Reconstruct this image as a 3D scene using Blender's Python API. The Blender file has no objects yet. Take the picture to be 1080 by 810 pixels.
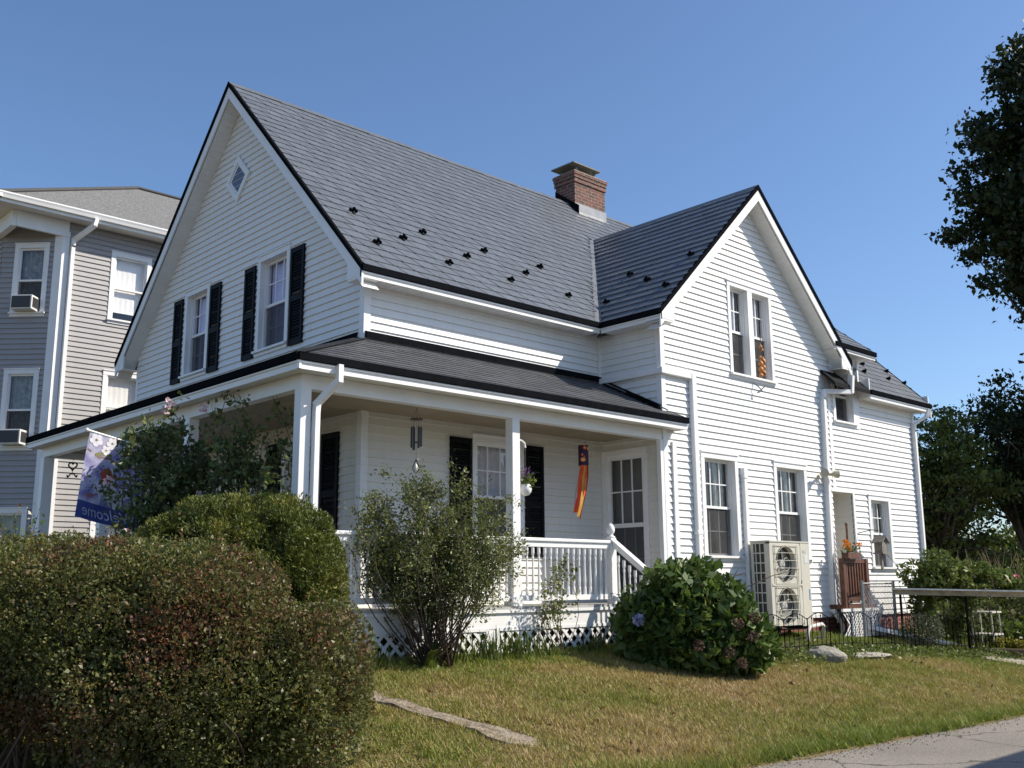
import bpy, bmesh, math, random
import numpy as np
from mathutils import Vector, Matrix

# ------------------------------------------------------------------ scene, camera, light
scene = bpy.context.scene
COL = scene.collection
R = math.radians

cam_d = bpy.data.cameras.new("camera")
cam = bpy.data.objects.new("camera", cam_d)
COL.objects.link(cam)
CAM = Vector((-7.4665, -10.8288, 0.8175))
YAW, PITCH, ROLL, FPX = 0.818, 0.196, -0.007, 1067.57
_y, _p, _r = YAW, PITCH, ROLL
fw = Vector((math.cos(_p)*math.cos(_y), math.cos(_p)*math.sin(_y), math.sin(_p)))
rt = Vector((math.sin(_y), -math.cos(_y), 0))
up = rt.cross(fw)
rt2 = rt*math.cos(_r) + up*math.sin(_r)
up2 = -rt*math.sin(_r) + up*math.cos(_r)
mw = Matrix(((rt2.x, up2.x, -fw.x, CAM.x), (rt2.y, up2.y, -fw.y, CAM.y), (rt2.z, up2.z, -fw.z, CAM.z), (0, 0, 0, 1)))
cam.matrix_world = mw
cam_d.sensor_width = 36
cam_d.lens = 36*FPX/1080
cam_d.clip_start = 0.05
cam_d.clip_end = 3000
scene.camera = cam

SUN_AZ, SUN_EL = R(-44), R(40.3)
world = bpy.data.worlds.new("World")
scene.world = world
world.use_nodes = True
wn = world.node_tree.nodes
sky = wn.new("ShaderNodeTexSky")
sky.sky_type = 'NISHITA'
sky.sun_disc = False
sky.sun_elevation = SUN_EL
sky.sun_rotation = math.pi/2 - SUN_AZ
sky.altitude = 100
sky.air_density = 1.0
sky.dust_density = 0.8
sky.ozone_density = 6.0
world.node_tree.links.new(sky.outputs[0], wn["Background"].inputs[0])
wn["Background"].inputs[1].default_value = 0.137

sun_d = bpy.data.lights.new("sun", 'SUN')
sun_d.energy = 5.0
sun_d.angle = R(0.5)
sun_d.color = (1.0, 0.91, 0.77)
sun = bpy.data.objects.new("sun", sun_d)
COL.objects.link(sun)
sd = Vector((math.cos(SUN_EL)*math.cos(SUN_AZ), math.cos(SUN_EL)*math.sin(SUN_AZ), math.sin(SUN_EL)))
sun.rotation_euler = sd.to_track_quat('Z', 'Y').to_euler()
sun.location = (20, -30, 40)

vs = scene.view_settings
vs.view_transform = 'Standard'
vs.look = 'None'
vs.exposure = 0.28
vs.gamma = 1.0
vs.use_curve_mapping = False
scene.cycles.max_bounces = 8
scene.cycles.transparent_max_bounces = 12

# ------------------------------------------------------------------ materials
MATS = {}
def nodes_of(name):
    m = bpy.data.materials.new(name)
    m.use_nodes = True
    nt = m.node_tree
    return m, nt, nt.nodes["Principled BSDF"]

def mat(name, col, rough=.6, var=.08, scale=6, bump=0, bscale=40, metal=0, spec=.5, col2=None, dist=.01):
    if name in MATS: return MATS[name]
    m, nt, b = nodes_of(name)
    L = nt.links.new
    tc = nt.nodes.new("ShaderNodeTexCoord")
    nz = nt.nodes.new("ShaderNodeTexNoise"); nz.inputs["Scale"].default_value = scale; nz.inputs["Detail"].default_value = 6
    L(tc.outputs["Object"], nz.inputs["Vector"])
    rp = nt.nodes.new("ShaderNodeValToRGB")
    a = col; c2 = col2 if col2 else tuple(min(1, c*(1+var)) for c in col); c1 = col if col2 else tuple(c*(1-var) for c in col)
    rp.color_ramp.elements[0].position = .35; rp.color_ramp.elements[1].position = .68
    rp.color_ramp.elements[0].color = (*c1, 1); rp.color_ramp.elements[1].color = (*c2, 1)
    L(nz.outputs["Fac"], rp.inputs[0]); L(rp.outputs[0], b.inputs["Base Color"])
    b.inputs["Roughness"].default_value = rough
    b.inputs["Metallic"].default_value = metal
    b.inputs["Specular IOR Level"].default_value = spec
    if bump:
        n2 = nt.nodes.new("ShaderNodeTexNoise"); n2.inputs["Scale"].default_value = bscale; n2.inputs["Detail"].default_value = 4
        L(tc.outputs["Object"], n2.inputs["Vector"])
        bp = nt.nodes.new("ShaderNodeBump"); bp.inputs["Strength"].default_value = bump; bp.inputs["Distance"].default_value = dist
        L(n2.outputs["Fac"], bp.inputs["Height"]); L(bp.outputs[0], b.inputs["Normal"])
    MATS[name] = m
    return m

def leaf_mat(name, stops, rough=.5, trans=.3, spec=.35):
    """stops: list of (pos, colour); colour is picked per leaf by the face attribute rnd"""
    if name in MATS: return MATS[name]
    m, nt, b = nodes_of(name)
    L = nt.links.new
    at = nt.nodes.new("ShaderNodeAttribute"); at.attribute_name = "rnd"
    rp = nt.nodes.new("ShaderNodeValToRGB")
    el = rp.color_ramp.elements
    el[0].position, el[0].color = stops[0][0], (*stops[0][1], 1)
    el[1].position, el[1].color = stops[-1][0], (*stops[-1][1], 1)
    for p, c in stops[1:-1]:
        e = el.new(p); e.color = (*c, 1)
    L(at.outputs["Fac"], rp.inputs[0]); L(rp.outputs[0], b.inputs["Base Color"])
    b.inputs["Roughness"].default_value = rough
    b.inputs["Specular IOR Level"].default_value = spec
    tr = nt.nodes.new("ShaderNodeBsdfTranslucent")
    hs = nt.nodes.new("ShaderNodeHueSaturation"); hs.inputs["Value"].default_value = 1.2; hs.inputs["Saturation"].default_value = 1.1
    L(rp.outputs[0], hs.inputs["Color"]); L(hs.outputs[0], tr.inputs[0])
    mx = nt.nodes.new("ShaderNodeMixShader"); mx.inputs[0].default_value = trans
    out = nt.nodes["Material Output"]
    L(b.outputs[0], mx.inputs[1]); L(tr.outputs[0], mx.inputs[2]); L(mx.outputs[0], out.inputs[0])
    MATS[name] = m
    return m

def glass_mat(name, tint=(1, 1, 1), refl=1.0):
    if name in MATS: return MATS[name]
    m = bpy.data.materials.new(name); m.use_nodes = True
    nt = m.node_tree; nt.nodes.remove(nt.nodes["Principled BSDF"])
    L = nt.links.new
    tr = nt.nodes.new("ShaderNodeBsdfTransparent"); tr.inputs[0].default_value = (*tint, 1)
    gl = nt.nodes.new("ShaderNodeBsdfGlossy"); gl.inputs["Roughness"].default_value = .01
    fr = nt.nodes.new("ShaderNodeLayerWeight"); fr.inputs[0].default_value = .5
    pw = nt.nodes.new("ShaderNodeMath"); pw.operation = "POWER"; pw.inputs[1].default_value = 4.5
    tc = nt.nodes.new("ShaderNodeTexCoord")
    nz = nt.nodes.new("ShaderNodeTexNoise"); nz.inputs["Scale"].default_value = 2.2; nz.inputs["Detail"].default_value = 1
    L(tc.outputs["Object"], nz.inputs["Vector"])
    bp = nt.nodes.new("ShaderNodeBump"); bp.inputs["Strength"].default_value = .12; bp.inputs["Distance"].default_value = .05
    L(nz.outputs["Fac"], bp.inputs["Height"]); L(bp.outputs[0], gl.inputs["Normal"])
    ml = nt.nodes.new("ShaderNodeMath"); ml.operation = 'MULTIPLY_ADD'; ml.inputs[1].default_value = .9; ml.inputs[2].default_value = .085*refl; ml.use_clamp = True
    L(fr.outputs["Facing"], pw.inputs[0]); L(pw.outputs[0], ml.inputs[0])
    mx = nt.nodes.new("ShaderNodeMixShader")
    L(ml.outputs[0], mx.inputs[0]); L(tr.outputs[0], mx.inputs[1]); L(gl.outputs[0], mx.inputs[2])
    L(mx.outputs[0], nt.nodes["Material Output"].inputs[0])
    MATS[name] = m
    return m

def screen_mat(name, col, op):
    if name in MATS: return MATS[name]
    m, nt, b = nodes_of(name)
    b.inputs["Base Color"].default_value = (*col, 1); b.inputs["Roughness"].default_value = .8
    tr = nt.nodes.new("ShaderNodeBsdfTransparent")
    mx = nt.nodes.new("ShaderNodeMixShader"); mx.inputs[0].default_value = op
    nt.links.new(tr.outputs[0], mx.inputs[1]); nt.links.new(b.outputs[0], mx.inputs[2])
    nt.links.new(mx.outputs[0], nt.nodes["Material Output"].inputs[0])
    MATS[name] = m
    return m

def siding_mat(name, col, grime, amt=.5):
    """painted vinyl: very slight streaks, faint fading and weather spots"""
    if name in MATS: return MATS[name]
    m, nt, b = nodes_of(name)
    L = nt.links.new
    tc = nt.nodes.new("ShaderNodeTexCoord")
    mp = nt.nodes.new("ShaderNodeMapping"); mp.inputs["Scale"].default_value = (5, 5, .7)
    L(tc.outputs["Object"], mp.inputs[0])
    n1 = nt.nodes.new("ShaderNodeTexNoise"); n1.inputs["Scale"].default_value = 1.6; n1.inputs["Detail"].default_value = 7; n1.inputs["Roughness"].default_value = .7
    L(mp.outputs[0], n1.inputs["Vector"])
    r1 = nt.nodes.new("ShaderNodeValToRGB"); r1.color_ramp.elements[0].position = .42; r1.color_ramp.elements[1].position = .8
    r1.color_ramp.elements[0].color = (0, 0, 0, 1); r1.color_ramp.elements[1].color = (amt, amt, amt, 1)
    L(n1.outputs["Fac"], r1.inputs[0])
    mx = nt.nodes.new("ShaderNodeMixRGB"); mx.inputs[1].default_value = (*col, 1); mx.inputs[2].default_value = (*grime, 1)
    L(r1.outputs[0], mx.inputs[0]); L(mx.outputs[0], b.inputs["Base Color"])
    n2 = nt.nodes.new("ShaderNodeTexNoise"); n2.inputs["Scale"].default_value = 3.0; n2.inputs["Detail"].default_value = 2
    L(tc.outputs["Object"], n2.inputs["Vector"])
    bp = nt.nodes.new("ShaderNodeBump"); bp.inputs["Strength"].default_value = .35; bp.inputs["Distance"].default_value = .012
    L(n2.outputs["Fac"], bp.inputs["Height"]); L(bp.outputs[0], b.inputs["Normal"])
    b.inputs["Roughness"].default_value = .5; b.inputs["Specular IOR Level"].default_value = .3
    MATS[name] = m
    return m

def roof_mat(name, col, var=.16, rough=.42):
    """coated metal shingles, each tile a touch different (face attribute rnd)"""
    if name in MATS: return MATS[name]
    m, nt, b = nodes_of(name)
    L = nt.links.new
    at = nt.nodes.new("ShaderNodeAttribute"); at.attribute_name = "rnd"
    rp = nt.nodes.new("ShaderNodeValToRGB")
    rp.color_ramp.elements[0].color = (*[c*(1-var) for c in col], 1); rp.color_ramp.elements[1].color = (*[c*(1+var) for c in col], 1)
    L(at.outputs["Fac"], rp.inputs[0])
    tc = nt.nodes.new("ShaderNodeTexCoord")
    nz = nt.nodes.new("ShaderNodeTexNoise"); nz.inputs["Scale"].default_value = 14; nz.inputs["Detail"].default_value = 8; nz.inputs["Roughness"].default_value = .75
    L(tc.outputs["Object"], nz.inputs["Vector"])
    r2 = nt.nodes.new("ShaderNodeValToRGB"); r2.color_ramp.elements[0].color = (.78, .78, .78, 1); r2.color_ramp.elements[1].color = (1.2, 1.2, 1.2, 1)
    r2.color_ramp.elements[0].position = .3; r2.color_ramp.elements[1].position = .7
    L(nz.outputs["Fac"], r2.inputs[0])
    mx = nt.nodes.new("ShaderNodeMixRGB"); mx.blend_type = 'MULTIPLY'; mx.inputs[0].default_value = 1
    L(rp.outputs[0], mx.inputs[1]); L(r2.outputs[0], mx.inputs[2]); L(mx.outputs[0], b.inputs["Base Color"])
    n3 = nt.nodes.new("ShaderNodeTexNoise"); n3.inputs["Scale"].default_value = 55; n3.inputs["Detail"].default_value = 3
    L(tc.outputs["Object"], n3.inputs["Vector"])
    bp = nt.nodes.new("ShaderNodeBump"); bp.inputs["Strength"].default_value = .3; bp.inputs["Distance"].default_value = .006
    L(n3.outputs["Fac"], bp.inputs["Height"]); L(bp.outputs[0], b.inputs["Normal"])
    b.inputs["Roughness"].default_value = rough; b.inputs["Specular IOR Level"].default_value = .35
    MATS[name] = m
    return m

def brick_mat(name, c1, c2, mortar, axis='XZ', scale=1.0):
    if name in MATS: return MATS[name]
    m, nt, b = nodes_of(name)
    L = nt.links.new
    tc = nt.nodes.new("ShaderNodeTexCoord")
    sp = nt.nodes.new("ShaderNodeSeparateXYZ"); L(tc.outputs["Object"], sp.inputs[0])
    ad = nt.nodes.new("ShaderNodeMath"); ad.operation = 'ADD'
    L(sp.outputs["X"], ad.inputs[0]); L(sp.outputs["Y"], ad.inputs[1])
    cb = nt.nodes.new("ShaderNodeCombineXYZ"); L(ad.outputs[0], cb.inputs["X"]); L(sp.outputs["Z"], cb.inputs["Y"])
    bt = nt.nodes.new("ShaderNodeTexBrick")
    bt.inputs["Color1"].default_value = (*c1, 1); bt.inputs["Color2"].default_value = (*c2, 1); bt.inputs["Mortar"].default_value = (*mortar, 1)
    bt.inputs["Scale"].default_value = scale; bt.inputs["Mortar Size"].default_value = .009; bt.inputs["Brick Width"].default_value = .21; bt.inputs["Row Height"].default_value = .072
    bt.inputs["Bias"].default_value = -.1
    L(cb.outputs[0], bt.inputs["Vector"])
    nz = nt.nodes.new("ShaderNodeTexNoise"); nz.inputs["Scale"].default_value = 22; nz.inputs["Detail"].default_value = 5
    L(tc.outputs["Object"], nz.inputs["Vector"])
    rp = nt.nodes.new("ShaderNodeValToRGB"); rp.color_ramp.elements[0].color = (.55, .55, .55, 1); rp.color_ramp.elements[1].color = (1.35, 1.3, 1.25, 1)
    rp.color_ramp.elements[0].position = .3; rp.color_ramp.elements[1].position = .7
    L(nz.outputs["Fac"], rp.inputs[0])
    mx = nt.nodes.new("ShaderNodeMixRGB"); mx.blend_type = 'MULTIPLY'; mx.inputs[0].default_value = 1
    L(bt.outputs["Color"], mx.inputs[1]); L(rp.outputs[0], mx.inputs[2]); L(mx.outputs[0], b.inputs["Base Color"])
    bp = nt.nodes.new("ShaderNodeBump"); bp.inputs["Strength"].default_value = .8; bp.inputs["Distance"].default_value = .008; bp.invert = True
    L(bt.outputs["Fac"], bp.inputs["Height"]); L(bp.outputs[0], b.inputs["Normal"])
    b.inputs["Roughness"].default_value = .85
    MATS[name] = m
    return m

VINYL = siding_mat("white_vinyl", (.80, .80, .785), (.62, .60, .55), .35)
TRIM = mat("white_trim", (.80, .80, .79), .45, .03, 3, .15, 30, dist=.004)
SOFFIT = mat("soffit_vinyl", (.74, .73, .70), .55, .04, 4)
PORCHSHADE = siding_mat("porch_shaded_vinyl", (.76, .74, .685), (.62, .59, .52), .4)  # the white siding, darkened and warmed to paint in the porch shade
CEIL = mat("porch_ceiling_paint", (.33, .27, .185), .6, .08, 3)
BLACKMETAL = mat("black_drip_edge", (.009, .010, .012), .8, .15, 8, spec=0)
ROOF = roof_mat("grey_metal_shingle", (.128, .141, .160), .08)
ROOFU = mat("roof_underlay", (.012, .012, .014), .8, spec=.1)
PROOF = roof_mat("porch_shingle", (.080, .083, .090), .20, .5)
FLASH = mat("flashing_metal", (.22, .23, .245), .4, .1, 6, metal=.4)
SHUT = mat("black_shutter", (.007, .008, .010), .6, .2, 12, .1, 60, spec=.12)
GLASS = glass_mat("window_glass")
SCREEN = screen_mat("insect_screen", (.03, .032, .035), .62)
CURT = mat("sheer_curtain", (.55, .55, .60), .9, .1, 14)
CURTB = mat("lavender_curtain", (.62, .60, .86), .9, .1, 14)
CURTG = mat("grey_curtain", (.25, .26, .24), .9, .35, 9)
SHADEFILL = mat("painted_shade", (.03, .03, .032), .9)  # near-black fill that paints shade into rooms and hollows
BRICK = brick_mat("chimney_brick", (.19, .066, .046), (.085, .05, .042), (.22, .195, .17))
FBRICK = brick_mat("foundation_brick", (.26, .06, .04), (.20, .05, .035), (.25, .2, .18))
CONC = mat("concrete", (.34, .32, .28), .9, .18, 9, .5, 60)
DECK = mat("deck_paint", (.40, .395, .38), .6, .15, 7)
BROWN = mat("brown_stained_wood", (.11, .042, .024), .6, .3, 12, .3, 50)
ROOMWHITE = mat("room_wall", (.35, .34, .32), .8)

# ------------------------------------------------------------------ mesh helpers
def tag(o, label=None, cat=None, group=None, kind=None):
    if label: o["label"] = label
    if cat: o["category"] = cat
    if group: o["group"] = group
    if kind: o["kind"] = kind
    return o

def thing(name, label, cat, loc=(0, 0, 0), group=None):
    o = bpy.data.objects.new(name, None)
    o.empty_display_size = .2
    COL.objects.link(o)
    o.location = loc
    tag(o, label, cat, group)
    return o

def link(name, me, parent=None):
    o = bpy.data.objects.new(name, me)
    COL.objects.link(o)
    if parent is not None:
        o.parent = parent
        # geometry is written in world coordinates: undo the (translation only) transforms of the parents
        off = Vector((0, 0, 0)); p = parent
        while p is not None:
            off += p.location; p = p.parent
        o.location = -off
    return o

class MB:
    def __init__(s): s.v = []; s.f = []; s.r = []; s.rng = random.Random(7)
    def poly(s, pts, rnd=None):
        b = len(s.v); s.v += [tuple(p) for p in pts]; s.f.append(tuple(range(b, b+len(pts)))); s.r.append(s.rng.random() if rnd is None else rnd)
    def hexa(s, p):  # p: 8 points, bottom 4 then top 4
        b = len(s.v); s.v += [tuple(q) for q in p]
        for q in ((3, 2, 1, 0), (4, 5, 6, 7), (0, 1, 5, 4), (1, 2, 6, 5), (2, 3, 7, 6), (3, 0, 4, 7)):
            s.f.append(tuple(b+i for i in q)); s.r.append(.5)
    def box(s, x0, x1, y0, y1, z0, z1):
        s.hexa([(x0, y0, z0), (x1, y0, z0), (x1, y1, z0), (x0, y1, z0), (x0, y0, z1), (x1, y0, z1), (x1, y1, z1), (x0, y1, z1)])
    def beam(s, p0, p1, a, b):  # prism from p0 to p1, cross-section spanned by vectors a and b
        p0, p1, a, b = Vector(p0), Vector(p1), Vector(a), Vector(b)
        s.hexa([p0, p0+a, p0+a+b, p0+b, p1, p1+a, p1+a+b, p1+b])
    def bar(s, p0, p1, w, h=None):
        p0, p1 = Vector(p0), Vector(p1); d = (p1-p0).normalized(); h = h or w
        u = Vector((0, 0, 1)) if abs(d.z) < .95 else Vector((1, 0, 0))
        a = d.cross(u).normalized()*w; b = a.cross(d).normalized()*h
        s.beam(p0-a/2-b/2, p1-a/2-b/2, a, b)
    def tube(s, path, rad, n=6, cap=True):
        path = [Vector(p) for p in path]
        if not hasattr(rad, '__len__'): rad = [rad]*len(path)
        b = len(s.v); ref = None
        for i, p in enumerate(path):
            d = (path[min(i+1, len(path)-1)] - path[max(i-1, 0)]).normalized()
            u = ref if ref is not None else (Vector((0, 0, 1)) if abs(d.z) < .9 else Vector((1, 0, 0)))
            a = d.cross(u); a = a.normalized() if a.length > 1e-6 else d.orthogonal().normalized()
            c = a.cross(d).normalized(); ref = c
            for k in range(n):
                t = 2*math.pi*k/n
                s.v.append(tuple(p + (a*math.cos(t) + c*math.sin(t))*rad[i]))
        for i in range(len(path)-1):
            for k in range(n):
                k2 = (k+1) % n
                s.f.append((b+i*n+k, b+i*n+k2, b+(i+1)*n+k2, b+(i+1)*n+k)); s.r.append(.5)
        if cap:
            s.f.append(tuple(b+k for k in range(n))[::-1]); s.r.append(.5)
            e = b+(len(path)-1)*n
            s.f.append(tuple(e+k for k in range(n))); s.r.append(.5)
    def lathe(s, prof, c, n=12):  # prof [(r,z)], axis vertical at c
        b = len(s.v)
        for r, z in prof:
            for k in range(n):
                t = 2*math.pi*k/n
                s.v.append((c[0]+r*math.cos(t), c[1]+r*math.sin(t), c[2]+z))
        for i in range(len(prof)-1):
            for k in range(n):
                k2 = (k+1) % n
                s.f.append((b+i*n+k, b+i*n+k2, b+(i+1)*n+k2, b+(i+1)*n+k)); s.r.append(.5)
        s.f.append(tuple(b+k for k in range(n))[::-1]); s.r.append(.5)
        e = b+(len(prof)-1)*n
        s.f.append(tuple(e+k for k in range(n))); s.r.append(.5)
    def build(s, name, m, parent=None, smooth=False, attr=False, bevel=0):
        me = bpy.data.meshes.new(name)
        me.from_pydata(s.v, [], s.f)
        me.materials.append(m)
        if attr:
            at = me.attributes.new("rnd", 'FLOAT', 'FACE'); at.data.foreach_set("value", s.r)
        if smooth:
            me.polygons.foreach_set("use_smooth", [True]*len(me.polygons))
        me.update()
        o = link(name, me, parent)
        if bevel:
            bv = o.modifiers.new("bevel", 'BEVEL'); bv.width = bevel; bv.segments = 2; bv.limit_method = 'ANGLE'
        return o

class Frame:
    def __init__(s, o, u, n): s.o, s.u, s.n = Vector(o), Vector(u), Vector(n)
    def __call__(s, u, n, z): return s.o + s.u*u + s.n*n + Vector((0, 0, z))
    def box(s, mb, u0, u1, n0, n1, z0, z1):
        mb.hexa([s(u0, n0, z0), s(u1, n0, z0), s(u1, n1, z0), s(u0, n1, z0), s(u0, n0, z1), s(u1, n0, z1), s(u1, n1, z1), s(u0, n1, z1)])

def siding(mb, F, bounds, z0, z1, course=.107, openings=(), breaks=(), lip=.025, zref=0):
    zs = {round(z0, 5), round(z1, 5)}
    k = math.ceil((z0-zref)/course)
    while zref+k*course < z1:
        if zref+k*course > z0+1e-4: zs.add(round(zref+k*course, 5))
        k += 1
    for o in openings:
        for z in (o[2], o[3]):
            if z0 < z < z1: zs.add(round(z, 5))
    for b in breaks:
        if z0 < b < z1: zs.add(round(b, 5))
    zs = sorted(zs)
    for za, zb in zip(zs[:-1], zs[1:]):
        if zb-za < 1e-4: continue
        zm = (za+zb)/2
        kk = math.floor((zm-zref)/course); zk = zref+kk*course
        na = lip*(1-(za-zk)/course)+.001; nb = lip*(1-(zb-zk)/course)+.001
        la, ra = bounds(za+1e-5); lb, rb = bounds(zb-1e-5)
        if rb-lb < 1e-3 and ra-la < 1e-3: continue
        ops = sorted([o for o in openings if o[2]-1e-4 <= zm <= o[3]+1e-4])
        segs = []; ca, cb = la, lb
        for o in ops:
            segs.append((ca, o[0], cb, o[0])); ca = cb = o[1]
        segs.append((ca, ra, cb, rb))
        for a0, a1, b0, b1 in segs:
            if a1-a0 < 1e-4 and b1-b0 < 1e-4: continue
            mb.poly([F(a0, na, za), F(a1, na, za), F(b1, nb, zb), F(b0, nb, zb)])
            if abs(za-zk) < 1e-3:
                mb.poly([F(a0, 0, za), F(a1, 0, za), F(a1, na, za), F(a0, na, za)])

def tiles(mb, O, E, S, L0, L1, slen, course=.215, width=.6, shear=.1, gap=.004, lift=.014, seed=0, jl=True, s_from=0.0):
    """rows of interlocking parallelogram shingles. L0(s), L1(s): ends along E at slope distance s"""
    O, E, S = Vector(O), Vector(E), Vector(S); N = E.cross(S).normalized()
    if N.z < 0: N = -N
    rng = random.Random(seed)
    P = lambda e, s, h: O + E*e + S*s + N*h
    i = 0; s0 = s_from
    while s0 < slen-1e-3:
        s1 = min(slen, s0+course)
        a0, a1, b0, b1 = L0(s0), L1(s0), L0(s1), L1(s1)
        lo = min(a0, b0); hi = max(a1, b1)
        k = math.floor(lo/width)-1
        while k*width < hi+width:
            off = (i % 2)*width*.5 + (.07*((i//2) % 3))
            x = k*width+off
            c0, c1 = x+shear+gap, x+width+shear-gap
            d0, d1 = x+gap, x+width-gap
            c0, c1 = max(c0, a0), min(c1, a1); d0, d1 = max(d0, b0), min(d1, b1)
            if c1-c0 > .004 or d1-d0 > .004:
                c1 = max(c0, c1); d1 = max(d0, d1)
                hl = lift*(.85+.3*rng.random()); r = rng.random()
                mb.poly([P(c0, s0, hl), P(c1, s0, hl), P(d1, s1, .003), P(d0, s1, .003)], r)
                mb.poly([P(c0, s0, 0), P(c1, s0, 0), P(c1, s0, hl), P(c0, s0, hl)], r)
                mb.poly([P(c1, s0, 0), P(d1, s1, 0), P(d1, s1, .003), P(c1, s0, hl)], r)
            k += 1
        s0 = s1; i += 1

# ------------------------------------------------------------------ foliage helpers (numpy)
def vnoise(p, seed=0):
    """cheap value noise on Nx3 points, 0..1"""
    p = np.asarray(p, float)
    i = np.floor(p).astype(np.int64); f = p-i; f = f*f*(3-2*f)
    def h(a):
        n = (a[:, 0]*374761393 + a[:, 1]*668265263 + a[:, 2]*2147483647 + seed*1274126177) & 0xffffffff
        n = ((n ^ (n >> 13))*1274126177) & 0xffffffff
        return ((n ^ (n >> 16)) & 0xffff)/65535.0
    r = 0
    for dx in (0, 1):
        for dy in (0, 1):
            for dz in (0, 1):
                w = (f[:, 0] if dx else 1-f[:, 0])*(f[:, 1] if dy else 1-f[:, 1])*(f[:, 2] if dz else 1-f[:, 2])
                r = r + w*h(i+np.array([dx, dy, dz]))
    return r

def leaf_object(name, pts, size, m, parent, rng, nrm=None, spread=.9, aspect=.5, fold=.25, droop=0.0, clump=None, jitter=.35, rmix=.6):
    """one kite-shaped, folded leaf at every point, as one mesh"""
    n = len(pts)
    d = rng.normal(size=(n, 3))
    if nrm is not None: d = nrm*1.0 + d*spread
    d[:, 2] -= droop
    d /= np.linalg.norm(d, axis=1)[:, None]+1e-9
    a = rng.normal(size=(n, 3)); a -= d*(a*d).sum(1)[:, None]; a /= np.linalg.norm(a, axis=1)[:, None]+1e-9
    c = np.cross(d, a)
    s = size*(1+jitter*rng.normal(size=n)).clip(.4, 1.9)
    s = s[:, None]
    base = pts - d*s*.5; tip = pts + d*s*.5; mid = pts - d*s*.05
    lf = mid + c*s*aspect*.5 + a*s*fold*aspect; rg = mid - c*s*aspect*.5 + a*s*fold*aspect
    V = np.stack([base, rg, tip, lf], 1).reshape(-1, 3)
    me = bpy.data.meshes.new(name)
    me.vertices.add(4*n); me.loops.add(4*n); me.polygons.add(n)
    me.vertices.foreach_set("co", V.astype(np.float32).ravel())
    me.loops.foreach_set("vertex_index", np.arange(4*n, dtype=np.int32))
    me.polygons.foreach_set("loop_start", np.arange(0, 4*n, 4, dtype=np.int32))
    me.materials.append(m)
    rnd = rng.random(n)
    if clump is not None: rnd = (rnd*(1-rmix) + clump*rmix).clip(0, 1)
    me.update(calc_edges=True)
    at = me.attributes.new("rnd", 'FLOAT', 'FACE'); at.data.foreach_set("value", rnd.astype(np.float32))
    return link(name, me, parent)

def ell_points(rng, n, c, r, shell=.35, freq=0, thr=0, seed=0, zmin=None, lump=.0, lfreq=2.0, sq=2.0):
    """points in the outer part of an ellipsoid with a lumpy outline; returns points and outward directions"""
    out, dirs = [], []
    got = 0
    c = np.array(c, float); r = np.array(r, float)
    while got < n:
        m = n*2
        d = rng.normal(size=(m, 3)); d /= np.linalg.norm(d, axis=1)[:, None]
        rad = 1-shell*rng.random(m)**1.5
        if lump:
            rad = rad*(1+lump*(vnoise(d*r*lfreq+c, seed+5)*2-1) + lump*.5*(vnoise(d*r*lfreq*2.7+c, seed+6)*2-1))
        if sq != 2.0: rad = rad/(np.abs(d)**sq).sum(1)**(1/sq)
        p = c + d*r*rad[:, None]
        k = np.ones(m, bool)
        if freq: k &= vnoise(p*freq, seed) > thr
        if zmin is not None: k &= p[:, 2] > zmin(p)
        p, d = p[k], d[k]
        out.append(p); dirs.append(d); got += len(p)
        if len(p) == 0: break
    return np.concatenate(out)[:n], np.concatenate(dirs)[:n]

def smooth01(t): t = max(0, min(1, t)); return t*t*(3-2*t)
ROAD_Z = -.75
def ground_z(x, y):
    t = (-1.25-y)/4.25
    if t < 0: z = 0
    elif t < 1: z = ROAD_Z*(t*.8+.2*smooth01(t))
    else: z = ROAD_Z
    if x > 7.5: z = max(-.78, z-.045*min(x-7.5, 8)*(1 if y < -1.5 else .4))
    if x < -2: z = max(-.78, z-.09*min(-2-x, 5))
    if z < ROAD_Z and y <= -5.3: z = ROAD_Z
    return z
def ground_zv(x, y):
    return np.array([ground_z(a, b) for a, b in zip(x, y)])
def road_edge(x): return -5.46-.055*(x-.5)

# ------------------------------------------------------------------ ground, road
def ground_material():
    m, nt, b = nodes_of("lawn_soil")
    L = nt.links.new
    tc = nt.nodes.new("ShaderNodeTexCoord")
    n1 = nt.nodes.new("ShaderNodeTexNoise"); n1.inputs["Scale"].default_value = .9; n1.inputs["Detail"].default_value = 6
    n2 = nt.nodes.new("ShaderNodeTexNoise"); n2.inputs["Scale"].default_value = 38; n2.inputs["Detail"].default_value = 5
    L(tc.outputs["Object"], n1.inputs["Vector"]); L(tc.outputs["Object"], n2.inputs["Vector"])
    r1 = nt.nodes.new("ShaderNodeValToRGB"); r1.color_ramp.elements[0].position = .38; r1.color_ramp.elements[1].position = .64
    r1.color_ramp.elements[0].color = (.21, .15, .075, 1); r1.color_ramp.elements[1].color = (.14, .13, .045, 1)
    L(n1.outputs["Fac"], r1.inputs[0])
    r2 = nt.nodes.new("ShaderNodeValToRGB"); r2.color_ramp.elements[0].position = .3; r2.color_ramp.elements[1].position = .7
    r2.color_ramp.elements[0].color = (.55, .5, .45, 1); r2.color_ramp.elements[1].color = (1.3, 1.25, 1.15, 1)
    L(n2.outputs["Fac"], r2.inputs[0])
    mx = nt.nodes.new("ShaderNodeMixRGB"); mx.blend_type = 'MULTIPLY'; mx.inputs[0].default_value = 1
    L(r1.outputs[0], mx.inputs[1]); L(r2.outputs[0], mx.inputs[2]); L(mx.outputs[0], b.inputs["Base Color"])
    bp = nt.nodes.new("ShaderNodeBump"); bp.inputs["Strength"].default_value = .9; bp.inputs["Distance"].default_value = .03
    L(n2.outputs["Fac"], bp.inputs["Height"]); L(bp.outputs[0], b.inputs["Normal"])
    b.inputs["Roughness"].default_value = .95
    return m

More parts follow.
